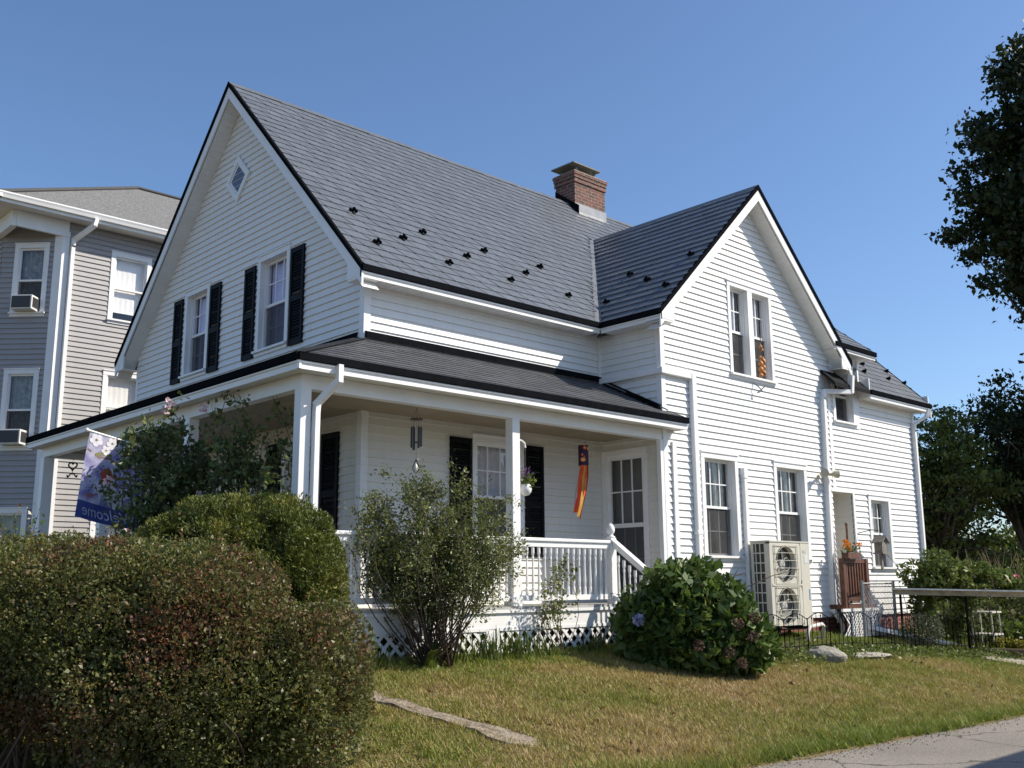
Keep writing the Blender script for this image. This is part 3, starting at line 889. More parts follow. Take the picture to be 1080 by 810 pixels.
# eaves: drip edge, boxed fascia, flat soffit
def eave(p0, p1, inward, depth, zt=ZE, fz=.155, sof=True, bz=.07):
    p0, p1, n = Vector(p0), Vector(p1), Vector(inward)
    k = MB(); k.beam(p0+Vector((0, 0, zt+.016))-n*.03, p1+Vector((0, 0, zt+.016))-n*.03, (0, 0, -bz-.016), n*.05); k.build("drip_edge", BLACKMETAL, house)
    k = MB(); k.beam(p0+Vector((0, 0, zt-.05))+n*.012, p1+Vector((0, 0, zt-.05))+n*.012, (0, 0, -fz+.05), n*.026)
    k.beam(p0+Vector((0, 0, zt-.05-.03))-n*.008, p1+Vector((0, 0, zt-.05-.03))-n*.008, (0, 0, -.018), n*.02)
    k.build("fascia", TRIM, house)
    if sof: ribbed_soffit(p0+n*.038+Vector((0, 0, zt-fz+.018)), p1+n*.038+Vector((0, 0, zt-fz+.018)), p0+n*depth+Vector((0, 0, zt-fz+.018)), p1+n*depth+Vector((0, 0, zt-fz+.018)), rib=.12)
eave((-OX, -OY, 0), (X1-OY, -OY, 0), (0, 1, 0), OY-.001)
eave((X1-OY, -OY, 0), (X1-OY, YF, 0), (1, 0, 0), OY-.001)
eave((X2+OY, -OY, 0), (X2+OY, YF, 0), (-1, 0, 0), OY-.001)
# little return boxes closing the eaves
def rbx(*a):
    q = MB(); q.box(*a); q.build('eave_return', TRIM, house)
def rwedge(pts, th):
    q = MB(); a = [Vector(p) for p in pts]; b = [p+Vector(th) for p in a]; q.poly(a); q.poly(b[::-1])
    for i in range(4): j = (i+1) % 4; q.poly([a[i], b[i], b[j], a[j]])
    q.build('eave_return', TRIM, house)
for y0, y1 in ((-OY+.012, 0.0), (W+OY-.012, W)):
    rwedge([(-OX+.004, y0, ZE-.165), (-OX+.004, y1, ZE-.165), (-OX+.004, y1, ZE+.16), (-OX+.004, y0, ZE-.07)], (.026, 0, 0))
for x0, x1 in ((X1-OY+.012, X1), (X2+OY-.012, X2)):
    rwedge([(x0, YF+.004, ZE-.165), (x1, YF+.004, ZE-.165), (x1, YF+.004, ZE+.14), (x0, YF+.004, ZE-.07)], (0, .026, 0))
rbx(X1-OY+.012, X1, YF+.03, -PY, ZE-.16, ZE-.145); rbx(-OX+.03, 0, -OY+.03, 0, ZE-.16, ZE-.145); rbx(-OX+.03, 0, W, W+OY-.03, ZE-.16, ZE-.145)
rbx(X2, X2+OY-.012, YF+.03, -PY, ZE-.16, ZE-.145)

# ---- wing roof and dormer roof
ZW, YW = 4.45, -1.56
wr = slab("roof", [Vector(q)-dn for q in ((X2-.3, YW, ZW), (X3+.25, YW, ZW), (X3+.25, 1.9, ZW+1.9-YW), (X2-.3, 1.9, ZW+1.9-YW))], .07, ROOFU)
slab("roof", [Vector(q)-dn for q in ((X3+.25, 5.36, ZW), (X2-.3, 5.36, ZW), (X2-.3, 1.9, ZW+3.46), (X3+.25, 1.9, ZW+3.46))], .07, ROOF)
S3 = Vector((0, 1, 1)).normalized()
w_ = MB()
tiles(w_, (0, YW, ZW), (1, 0, 0), S3, lambda s: (10.70 if s < 1.2 else X2-.3), lambda s: X3+.25, 3.46*1.414, seed=5, course=.2, width=.36, shear=.13, gap=.010, lift=.013)
w_.build("shingles", ROOF, wr, attr=True)
eave((10.70, YW, 0), (X3+.25, YW, 0), (0, 1, 0), .29, zt=ZW)
rbx(X3, X3+.23, YW+.03, -PY, ZW-.15, ZW-.13); rbx(X3+.20, X3+.23, YW+.03, -PY+.05, ZW-.15, ZW+.2); rbx(10.68, 10.71, YW+.02, -PY-.02, ZW-.15, ZW+.24)
rake((X3+.25, YW, ZW), (X3+.25, 1.9, ZW+3.46), (-1, 0, 0))
ZD, YD, XD = 5.22, -1.56, 11.0
sdm = .80
dr = slab("roof", [Vector(q)-dn for q in ((X2-.2, YD, ZD), (XD, YD, ZD), (XD, 1.2, ZD+2.76*sdm), (X2-.2, 1.2, ZD+2.76*sdm))], .07, ROOFU)
S4 = Vector((0, 1, sdm)).normalized()
w_ = MB(); tiles(w_, (0, YD, ZD), (1, 0, 0), S4, lambda s: X2-.2, lambda s: XD, 2.76/S4.y, seed=6, course=.2, width=.36, shear=.13, gap=.010, lift=.013); w_.build("shingles", ROOF, dr, attr=True)
eave((X2-.2, YD, 0), (XD, YD, 0), (0, 1, 0), .29, zt=ZD, fz=.14)
k = MB(); k.beam((XD, YD, ZD+.016), (XD, 1.2, ZD+2.76*sdm+.016), (0, 0, -.07), (-.03, 0, 0)); k.build("drip_edge", BLACKMETAL, house)
k = MB(); k.beam((XD-.02, YD+.01, ZD-.05), (XD-.02, 1.2, ZD+2.76*sdm-.05), (0, 0, -.10), (-.03, 0, 0)); k.box(10.67, XD-.03, YD+.03, 1.0, ZD-.13, ZD-.11); k.build("fascia", TRIM, house)

# ---- snow guards (small black cast fans)
def guard_mesh():  # base plate, three upright fan lobes, strut
    g = MB()
    g.box(-.03, .03, -.07, .07, 0, .006)
    for dx in (-.045, 0, .045):
        pr = [(dx*1.25+.030*math.cos(a), .0, .055-(.022 if dx else -.012)+.030*math.sin(a)) for a in [i*math.pi/5 for i in range(11)]]
        g.poly([(x, -.012, z) for x, y, z in pr]); g.poly([(x, .012, z) for x, y, z in pr][::-1])
        for i in range(10): g.poly([(pr[i][0], -.012, pr[i][2]), (pr[i+1][0], -.012, pr[i+1][2]), (pr[i+1][0], .012, pr[i+1][2]), (pr[i][0], .012, pr[i][2])])
    g.box(-.015, .015, -.008, .008, 0, .05); g.bar((-.05, 0, .03), (.05, 0, .03), .01); g.bar((0, .06, .005), (0, 0, .06), .012)
    me = bpy.data.meshes.new("snow_guard"); me.from_pydata(g.v, [], g.f); me.materials.append(BLACKMETAL); me.update()
    return me
GM = guard_mesh()
def guards(pts, E, S, par):
    E, S = Vector(E), Vector(S).normalized(); N = E.cross(S)
    if N.z < 0: E = -E; N = E.cross(S)
    for p in pts:
        o = bpy.data.objects.new("snow_guard", GM); COL.objects.link(o); o.parent = par
        o.matrix_local = Matrix(((E.x, S.x, N.x, p[0]), (E.y, S.y, N.y, p[1]), (E.z, S.z, N.z, p[2]), (0, 0, 0, 1))) @ Matrix.Translation((0, 0, .008)) @ Matrix.Scale(.85, 4)
guards([(x, y, mainz(y)) for x, y in ((.31, .81), (.31, .2), (.96, .48), (1.55, .78), (1.57, .17), (2.17, .47), (2.78, .76), (2.80, .16), (3.41, .46), (4.03, .76), (4.08, .16))], (1, 0, 0), S1, roof)
guards([(x, y, crossz(x)) for x, y in ((5.45, -.05), (5.14, -.67), (4.84, -1.28), (5.52, -1.29), (4.81, -.06))], (0, 1, 0), S2, croof)
guards([(x, y, ZW+(y-YW)) for x, y in ((12.58, -.43), (11.99, -.74), (11.54, -1.0), (13.1, -.45), (12.99, -.76), (12.5, -1.03), (13.2, -1.03))], (1, 0, 0), S3, wr)

# ---- chimney
ch = MB(); ch.box(7.80, 8.78, 3.42, 4.0, 8.3, 9.46); ch.box(7.775, 8.805, 3.395, 4.025, 9.46, 9.54); ch.box(7.79, 8.79, 3.41, 4.01, 9.54, 9.565)
ch.box(7.765, 8.815, 3.385, 4.035, 9.565, 9.64); ch.box(7.75, 8.83, 3.37, 4.05, 9.642, 9.70)
cho = ch.build("chimney", BRICK, house)
k = MB(); k.box(7.77, 8.81, 3.39, 4.03, 9.70, 9.725); k.build("crown_wash", CONC, cho)
for x in (7.92, 8.50):
    for y in (3.50, 3.92):
        k = MB(); k.box(x, x+.05, y-.02, y+.02, 9.725, 9.87); k.build("cap_leg", FLASH, cho)
k = MB(); k.box(7.72, 8.60, 3.36, 4.06, 9.87, 9.895); k.poly([(7.72, 3.36, 9.896), (8.60, 3.36, 9.896), (8.16, 3.71, 9.95)]); k.poly([(8.60, 3.36, 9.896), (8.60, 4.06, 9.896), (8.16, 3.71, 9.95)])
k.poly([(8.60, 4.06, 9.896), (7.72, 4.06, 9.896), (8.16, 3.71, 9.95)]); k.poly([(7.72, 4.06, 9.896), (7.72, 3.36, 9.896), (8.16, 3.71, 9.95)])
k.build("cap", mat("weathered_cap", (.10, .105, .09), .6, .5, 9, col2=(.17, .17, .14)), cho)
k = MB(); k.box(7.785, 8.795, 3.40, 3.418, 8.70, 8.97); k.beam((7.785, 3.30, 8.665), (8.795, 3.30, 8.665), (0, .11, .1135), (0, 0, .012)); k.build("flashing", FLASH, cho)
k = MB(); k.beam((7.782, 3.30, 8.60), (7.782, 4.0, 9.10), (0, 0, .28), (.016, 0, 0)); k.build("flashing", BLACKMETAL, cho)

# ------------------------------------------------------------------ porch
PX, PYE, ZP, ZJ, YL, XR_ = -1.907, -1.555, 3.275, 4.028, 6.98, 4.88
PC = -1.62     # line of the front posts (x);  side posts stand on y = PQ
PQ = -1.20
FZ = .551
# roof: side plane, front plane, far hip
sP = (ZJ-ZP)/(-PYE); sF = (ZJ-ZP)/(-PX)
pr = slab("porch_roof", [Vector(q)-dn for q in ((PX, PYE, ZP), (XR_, PYE, ZP), (XR_, -PY, ZP+sP*(-PY-PYE)), (X1, -PY, ZP+sP*(-PY-PYE)), (X1, 0, ZJ), (0, 0, ZJ))], .03, ROOFU)
slab("porch_roof", [Vector(q)-dn for q in ((PX, YL, ZP), (PX, PYE, ZP), (0, 0, ZJ), (0, YL-1.6, ZJ))], .03, ROOFU)
slab("porch_roof", [Vector(q)-dn for q in ((0, YL, ZP), (PX, YL, ZP), (0, YL-1.6, ZJ))], .03, ROOFU)
tm = MB()
SPv = Vector((0, 1, sP)).normalized()
tiles(tm, (0, PYE, ZP), (1, 0, 0), SPv, lambda s: PX*(1-s*SPv.y/1.555), lambda s: XR_ if s*SPv.y < 1.555-PY else X1, 1.555/SPv.y, course=.135, width=.42, shear=.0, gap=.003, lift=.013, seed=11)
SFv = Vector((1, 0, sF)).normalized()
tiles(tm, (PX, 0, ZP), (0, 1, 0), SFv, lambda s: PYE*(1-s*SFv.x/1.907), lambda s: YL-1.6*s*SFv.x/1.907, 1.907/SFv.x, course=.135, width=.42, shear=0, gap=.003, lift=.013, seed=12)
tm.build("shingles", PROOF, pr, attr=True)
k = MB()
k.beam((PX, PYE, ZP+.012), (0, 0, ZJ+.012), (.05, -.05, .0), (-.10, .10, .0)); k.build("hip_cap", PROOF, pr, attr=True)
k = MB(); k.beam((0, -.014, ZJ+.02), (X1, -.014, ZJ+.02), (0, -.05, -.024), (0, 0, .09)); k.build("wall_flashing", BLACKMETAL, pr)
k = MB(); k.beam((X1-.014, 0, ZJ+.02), (X1-.014, -PY, ZP+sP*(1.555-PY)+.02), (-.07, 0, 0), (0, 0, .07)); k.build("wall_flashing", BLACKMETAL, pr)
k = MB(); k.beam((X1-.09, -.2, ZJ-.2*sP+.05), (X1-.03, -PYE*0-1.40, ZP+sP*.155+.045), (-.015, 0, 0), (0, 0, .02)); k.build("edge_trim", FLASH, pr)
k = MB(); k.beam((-.014, .12, ZJ+.03), (-.014, YL-1.7, ZJ+.03), (-.05, 0, -.02), (0, 0, .08)); k.build("wall_flashing", BLACKMETAL, pr)
# eaves of the porch
eave((PX, PYE, 0), (XR_, PYE, 0), (0, 1, 0), .20, zt=ZP, fz=.165, sof=False)
eave((PX, PYE, 0), (PX, YL, 0), (1, 0, 0), .20, zt=ZP, fz=.165, sof=False)
k = MB(); k.beam((XR_, PYE, ZP+.016), (XR_, -PY-.02, ZP+sP*.29), (0, 0, -.08), (-.03, 0, 0)); k.build("drip_edge", BLACKMETAL, house)
k = MB(); k.box(XR_-.04, XR_-.005, PYE+.01, -PY-.02, ZP-.165, ZP-.03); k.build("fascia", TRIM, house)
k = MB(); k.box(PX+.01, 0, YL-.03, YL, ZP-.165, ZP-.03); k.build("fascia", TRIM, house)
# soffit and ceiling boards
k = MB(); zs = ZP-.145
k.poly([(PX+.03, PYE+.03, zs), (XR_-.03, PYE+.03, zs), (XR_-.03, PQ, zs), (PC, PQ, zs)]); k.poly([(PX+.03, PYE+.03, zs), (PC, PQ, zs), (PC, YL-.02, zs), (PX+.03, YL-.02, zs)])
k.build("soffit", SOFFIT, house)
k = MB(); zc = 3.06
n = 14
for i in range(n):
    a, b = PQ-PQ*i/n, PQ-PQ*(i+1)/n
    k.box(PC, X1-.002, a+.004, b, zc, zc+.012)
n = 17
for i in range(n):
    a, b = PC-PC*i/n, PC-PC*(i+1)/n
    k.box(a+.004, b-.002, 0.004, YL-.2, zc, zc+.012)
k.build("porch_ceiling", CEIL, house)
# beams: long box beams carried by the posts
for a in ((PC-.065, X1-.03, PQ-.065, PQ+.065, 2.965, zs-.004), (PC-.065, PC+.065, PQ+.066, YL-.1, 2.965, zs-.004), (PC+.066, -.02, YL-.24, YL-.11, 2.965, zs-.004)):
    k = MB(); k.box(*a); k.build("beam", TRIM, house)
# posts
def post(x, y, h=.075, z0=FZ, z1=2.965):
    k = MB(); k.box(x-h, x+h, y-h, y+h, z0, z1); o = k.build("porch_post", TRIM, house, bevel=.006)
    k = MB(); k.box(x-h-.02, x+h+.02, y-h-.02, y+h+.02, z0+.002, z0+.12); k.build("post_base", TRIM, o)
post(PC, PQ, .068); post(1.56, PQ, .068); post(PC, 1.5, .07); post(PC, 4.25, .07); post(PC, YL-.18, .085)
k = MB(); k.box(X1-.10, X1-.026, -PY-.02, -PY+.055, FZ, 2.965); k.build("half_post", TRIM, house)
# floor
k = MB()
n = 12
for i in range(n):
    a, b = PQ-.12+1.30*i/n, PQ-.12+1.30*(i+1)/n
    k.box(PC-.12, X1-.02, a+.003, b, FZ-.035, FZ)
for i in range(15):
    a, b = PC-.12+1.7*i/15, PC-.12+1.7*(i+1)/15
    k.box(a+.003, b, .10, YL-.05, FZ-.035, FZ)
k.build("porch_floor", DECK, house)
# skirt boards
for a in ((PC-.09, 3.42, PQ-.095, PQ-.06, .285, FZ-.036), (PC-.095, PC-.06, PQ-.06, YL-.06, .285, FZ-.036)):
    k = MB(); k.box(*a); k.build("skirt_board", TRIM, house)
k = MB(); k.box(PC-.11, 3.44, PQ-.125, PQ-.095, FZ-.075, FZ-.036); k.build("skirt_moulding", TRIM, house)
# lattice panels
def lattice(p0, p1, z0, z1, nrm):
    p0, p1 = Vector((*p0, 0)), Vector((*p1, 0)); d = (p1-p0); L = d.length; d.normalize(); nv = Vector((*nrm, 0))
    mb = MB(); H = z1-z0; wd = .042; st = .165
    for sgn, off in ((1, 0), (-1, .008)):
        u = -H
        while u < L+H:
            a, b = (u, u+H) if sgn > 0 else (u+H, u)
            za, zb = z0, z1
            # clip to 0..L
            def pt(t): return a+(b-a)*t
            t0, t1 = 0, 1
            if a != b:
                ta, tb = (0-a)/(b-a), (L-a)/(b-a); lo, hi = min(ta, tb), max(ta, tb); t0, t1 = max(0, lo), min(1, hi)
            if t1 > t0+.02:
                A = p0+d*pt(t0)+Vector((0, 0, z0+H*t0))+nv*off; B = p0+d*pt(t1)+Vector((0, 0, z0+H*t1))+nv*off
                mb.beam(A-d*wd*.7, B-d*wd*.7, d*wd*1.4, nv*.007)
            u += st
    for za, zb in ((z0-.02, z0+.02), (z1-.02, z1+.02)):
        A = p0+nv*.016+Vector((0, 0, za)); mb.beam(A, A+d*L, (0, 0, zb-za), nv*.012)
    for q in (0, L-.05):
        A = p0+d*q+nv*.018+Vector((0, 0, z0)); mb.beam(A, A+Vector((0, 0, H)), d*.05, nv*.012)
    mb.build("lattice", TRIM, house)
lattice((PC-.06, PQ-.075), (1.05, PQ-.075), -.05, .28, (0, -1)); lattice((1.17, PQ-.075), (3.42, PQ-.075), -.05, .28, (0, -1))
lattice((PC-.075, PQ), (PC-.075, YL-.1), -.05, .28, (-1, 0))
k = MB(); k.box(1.05, 1.17, PQ-.09, PQ-.05, -.1, .285); k.build("skirt_post", TRIM, house)
k = MB(); k.box(PC+.02, X1, PQ+.1, PQ+.12, -.3, .5); k.box(PC+.1, PC+.12, PQ+.1, YL, -.3, .5); k.build("crawlspace_shade", SHADEFILL, house)  # near-black sheets painting the shade under the porch floor
# railings with turned balusters
prof = [(.021, 0), (.021, .10), (.013, .13), (.019, .20), (.016, .30), (.012, .52), (.017, .56), (.012, .60), (.021, .64), (.021, .74)]
bme = None
def railing(p0, p1, zb=.615, zt=1.40, n=12):
    global bme
    p0, p1 = Vector((*p0, 0)), Vector((*p1, 0)); d = (p1-p0).normalized(); s = Vector((-d.y, d.x, 0))
    r = MB(); r.beam(p0-s*.032+Vector((0, 0, zb)), p1-s*.032+Vector((0, 0, zb)), s*.064, (0, 0, .07)); 
    ro = r.build("railing", TRIM, house)
    r = MB(); r.beam(p0-s*.030+Vector((0, 0, zt-.09)), p1-s*.030+Vector((0, 0, zt-.09)), s*.06, (0, 0, .07)); r.build("sub_rail", TRIM, ro)
    r = MB(); r.beam(p0-s*.055+Vector((0, 0, zt-.02)), p1-s*.055+Vector((0, 0, zt-.02)), s*.11, (0, 0, .045)); r.build("hand_rail", TRIM, ro, bevel=.01)
    for i in range(n):
        p = p0.lerp(p1, (i+.5)/n)
        if bme is None:
            mb = MB(); mb.lathe(prof, (0, 0, 0), 8); bo = mb.build("baluster", TRIM, ro, smooth=False); bme = bo.data
        else:
            bo = bpy.data.objects.new("baluster", bme); COL.objects.link(bo); bo.parent = ro
        bo.location = (p.x, p.y, zb+.0685)
        bo.scale = (1, 1, (zt-.09-zb-.067)/.74)
railing((PC+.068, PQ), (1.49, PQ), n=27); railing((1.63, PQ), (3.39, PQ), n=16)
railing((PC, PQ+.07), (PC, 1.43), n=23)
k = MB(); k.box(3.395, 3.505, PQ-.055, PQ+.055, .30, 1.46); no = k.build("newel_post", TRIM, house, bevel=.005)
k = MB(); k.lathe([(.062, 0), (.062, .02), (.035, .035), (.030, .05), (.052, .075), (.06, .11), (.055, .15), (.035, .185), (.012, .205)], (3.45, PQ, 1.46), 14); k.build("finial", TRIM, no, smooth=True)
# stairs to the lawn, with their rail
st = MB()
for i in range(3):
    st.box(3.50, X1-.02, PQ-.10-.28*(i+1), PQ-.10-.28*i, FZ-.185*(i+1)-.04, FZ-.185*(i+1))
    st.box(3.52, X1-.04, PQ-.10-.28*i-.02, PQ-.10-.28*i, FZ-.185*(i+1), FZ-.185*i-.04)
st.build("stairs", DECK, house)
k = MB(); k.beam((3.42, PQ-.05, 1.335), (3.42, PQ-.95, .70), (.06, 0, 0), (0, 0, .075)); ro = k.build("stair_rail", TRIM, house)
k = MB(); k.beam((3.40, PQ-.05, 1.41), (3.40, PQ-.95, .775), (.10, 0, 0), (0, 0, .03)); k.build("hand_rail", TRIM, ro)
k = MB(); k.beam((3.42, PQ-.05, .62), (3.42, PQ-.95, -.0), (.06, 0, 0), (0, 0, .06)); k.build("bottom_rail", TRIM, ro)
for i in range(8):
    y = PQ-.13-.1*i; o = bpy.data.objects.new("baluster", bme); COL.objects.link(o); o.parent = ro; o.location = (3.45, y, .62-.69*(-(y-PQ)-.05)+.04); o.scale = (1, 1, .82)
k = MB(); k.box(3.395, 3.505, PQ-1.06, PQ-.95, -.25, .90); k.build("newel_post", TRIM, house)

# ---- downspouts
def spout(pts, w=.075, d=.055, name="downspout"):
    k = MB()
    for a, b in zip(pts[:-1], pts[1:]):
        a, b = Vector(a), Vector(b); e = (b-a).normalized()*.02
        k.bar(a-e, b+e, w, d)
    return k.build(name, TRIM, house)
spout([(-1.40, PYE-.02, 3.19), (-1.40, PYE-.02, 3.03), (-1.50, PQ-.10, 2.80), (-1.51, PQ-.105, 2.70), (-1.51, PQ-.105, .2)], .08, .06)
spout([(9.95, -PY-.31, 4.62), (9.95, -PY-.28, 4.33), (9.36, -PY-.06, 4.30), (9.30, -PY-.06, 4.15), (9.19, -PY-.06, .32), (9.25, -PY-.14, .16), (9.6, -1.48, .09), (12.1, -2.42, -.40)], .10, .075)
spout([(13.12, -PY-.30, 4.33), (13.08, -PY-.27, 4.2), (12.90, -PY-.06, 4.05), (12.88, -PY-.06, 3.9), (12.86, -PY-.06, .1)], .085, .065)
# valley box gutter elbow on the dormer corner
spout([(10.60, -PY-.10, 5.02), (10.60, -PY-.07, 4.88), (10.60, -PY-.07, 4.5)], .07, .05)

# twin floodlight on the downspout corner
fl = MB(); fl.lathe([(.06, 0), (.06, .04), (.03, .06)], (9.08, -PY-.09, 2.72), 10); flo = fl.build("floodlight", mat("aged_cream_plastic", (.52, .47, .34), .5), house)
for dx, yy in ((-.13, -.12), (.16, -.14)):
    h = MB(); a = Vector((9.08+dx*.3, -PY-.10, 2.74)); b = Vector((9.08+dx, -PY+yy-.06, 2.74)); c = b+(b-a).normalized()*.10
    h.tube([a, b, b.lerp(c, .3), c], [.02, .035, .065, .075], 10); h.build("lamp_head", MATS["aged_cream_plastic"], flo)

# small hook bracket left under the double window
k = MB()
k.tube([(7.12, -PY-.02, 4.17), (7.14, -PY-.10, 4.10), (7.20, -PY-.14, 4.02), (7.10, -PY-.10, 3.98), (7.24, -PY-.16, 4.10)], .012, 5); k.build("hook", FLASH, house)

# ------------------------------------------------------------------ neighbouring house
nb = thing("neighbor_house", "taller grey clapboard house at the left edge behind the white house's porch", "house", (0, 0, 0))
GREYV = siding_mat("grey_vinyl", (.345, .335, .335), (.27, .265, .26), .3)
NROOF = mat("asphalt_shingle", (.13, .13, .127), .95, .3, 16, .9, 26, col2=(.235, .232, .225), dist=.03)
NY, NX = 12.0, .03
NF = Frame((NX, NY, 0), (1, 0, 0), (0, -1, 0))
cd_ = Vector((-.70, .714, 0)).normalized(); cn = Vector((-.714, -.70, 0)).normalized()
NC = Frame((NX, NY, 0), cd_, cn)
NW = [(1.12, 2.08, 6.80, 8.52), (1.12, 2.08, 4.05, 5.68), (1.08, 1.95, .7, 2.30)]
m = MB(); siding(m, NF, lambda z: (0, 12), -.2, 9.0, course=.118, openings=[(a+.06, b-.06, c+.06, d-.06) for a, b, c, d in NW]); m.build("wall", GREYV, nb)
for i, (a, b, c, d) in enumerate(NW): window(NF, a, b, c, d, cas=.10, rec=.05, cols=1, rows=1, lower_cols=1, curtain=BLIND, parent=nb, screen=False, blind=.14)
CWN = [(.26, 1.05, 6.75, 8.45), (.26, 1.05, 3.75, 5.55), (.26, 1.05, 1.0, 2.5)]
m = MB(); siding(m, NC, lambda z: (0, 1.35), -.2, 8.9, course=.118, openings=[(a+.06, b-.06, c+.06, d-.06) for a, b, c, d in CWN]); m.build("wall", GREYV, nb)
for a, b, c, d in CWN: window(NC, a, b, c, d, cas=.10, rec=.05, cols=1, rows=1, lower_cols=1, curtain=CURTG, parent=nb, screen=True)
e0 = NC(1.35, 0, 0)
NS = Frame((e0.x, e0.y, 0), (0, 1, 0), (-1, 0, 0))
m = MB(); siding(m, NS, lambda z: (0, 9), -.2, 9.0, course=.118); m.build("wall", GREYV, nb)
k = MB(); NF.box(k, 0, .16, -.01, .03, -.2, 8.75); k.build("corner_board", TRIM, nb)
k = MB(); NC.box(k, -.03, .15, -.02, .03, -.2, 8.75); k.build("corner_board", TRIM, nb)
# deep white frieze boxes under the overhanging corner
k = MB(); NF.box(k, -1.0, .12, -.02, .05, 8.62, 8.98); k.build("frieze_board", TRIM, nb)
k = MB(); k.box(e0.x-.16, e0.x-.02, NY-.02, e0.y+8, 8.62, 8.98); k.build("frieze_board", TRIM, nb)
k = MB(); k.poly([(e0.x-.6, NY-.5, 8.985), (12, NY-.5, 8.985), (12, NY+.02, 8.985), (e0.x, NY+1.2, 8.985), (e0.x, NY+9, 8.985), (e0.x-.6, NY+9, 8.985)]); k.build("soffit", SOFFIT, nb)
NX0, NYE, NZE = -1.48, 11.5, 9.12
pk = Vector((3.20, 15.9, 11.80))
k = MB(); k.poly([(NX0, NYE, NZE), (12.5, NYE, NZE), (12.5, pk.y, pk.z), pk]); k.poly([(NX0, NYE+9, NZE), (NX0, NYE, NZE), pk])
k.poly([(NX0, NYE+8.8, NZE), pk, (12.5, pk.y, pk.z), (12.5, NYE+8.8, NZE)]); k.build("roof", NROOF, nb)
k = MB(); k.tube([(NX0, NYE, NZE+.02), pk+Vector((0, 0, .02))], .06, 5); k.build("hip_cap", mat("dark_hip_shingle", (.06, .06, .062), .9), nb)
k = MB(); k.tube([pk+Vector((0, 0, .02)), (12.5, pk.y, pk.z+.02)], .06, 5); k.build("ridge_cap", MATS["dark_hip_shingle"], nb)
def gutter(p0, p1, n):
    p0, p1, n = Vector(p0), Vector(p1), Vector(n); k = MB()
    sec = [(0, 0), (0, -.13), (.09, -.13), (.11, -.07), (.13, -.03), (.13, 0)]
    for (a, b), (c, d) in zip(sec[:-1], sec[1:]):
        k.poly([p0+n*a+Vector((0, 0, b)), p1+n*a+Vector((0, 0, b)), p1+n*c+Vector((0, 0, d)), p0+n*c+Vector((0, 0, d))])
    k.poly([p0+n*a+Vector((0, 0, b)) for a, b in sec]); k.poly([p1+n*a+Vector((0, 0, b)) for a, b in sec])
    k.build("gutter", TRIM, nb)
gutter((NX0-.1, NYE+.02, NZE+.02), (12.5, NYE+.02, NZE+.02), (0, -1, 0)); gutter((NX0+.02, NYE-.1, NZE+.02), (NX0+.02, NYE+8, NZE+.02), (-1, 0, 0))
k = MB(); k.box(NX0-.02, 12.5, NYE, NYE+.03, NZE-.18, NZE-.005); k.build("fascia", TRIM, nb)
k = MB()
ptsd = [Vector((.55, NYE-.06, 8.98)), Vector((.52, NYE-.06, 8.85)), Vector((.25, NY-.09, 8.55)), Vector((.24, NY-.09, 8.4)), Vector((.24, NY-.09, .2))]
for a, b in zip(ptsd[:-1], ptsd[1:]):
    e = (b-a).normalized()*.02; k.bar(a-e, b+e, .10, .08)
k.build("downspout", TRIM, nb)

# two window air conditioners
ACW = mat("ac_white", (.70, .70, .67), .5); ACD = mat("ac_grille", (.05, .052, .055), .6)
for z, lab in ((6.86, "white air conditioner in the neighbour's upper left window"), (3.86, "white air conditioner in the neighbour's lower left window, beside the porch eave")):
    t = thing("window_air_conditioner", lab, "air conditioner", tuple(NC(.66, .1, z)), "air conditioners in the grey house's windows")
    k = MB(); NC.box(k, .42, .90, -.02, .30, z, z+.32); k.build("case", ACW, t, bevel=.012)
    k = MB(); NC.box(k, .45, .87, .30, .312, z+.03, z+.29); k.build("grille", ACD, t)
    k = MB()
    for i in range(7): NC.box(k, .405, .419, .04+.034*i, .06+.034*i, z+.05, z+.27)
    k.build("side_vent", ACD, t)

# ------------------------------------------------------------------ heat pump
hp = thing("heat_pump", "tall cream outdoor heat pump unit with two fans against the white wall", "heat pump", (7.2, -1.6, .1))
CREAM = mat("cream_steel", (.55, .53, .45), .45, .04, 3)
HX0, HX1, HY0, HY1, HZ0, HZ1 = 6.60, 7.76, -1.75, -1.40, .115, 1.465
DKV = mat("fan_dark", (.035, .036, .036), .5)
fans = [(7.05, 1.115), (7.05, .46)]
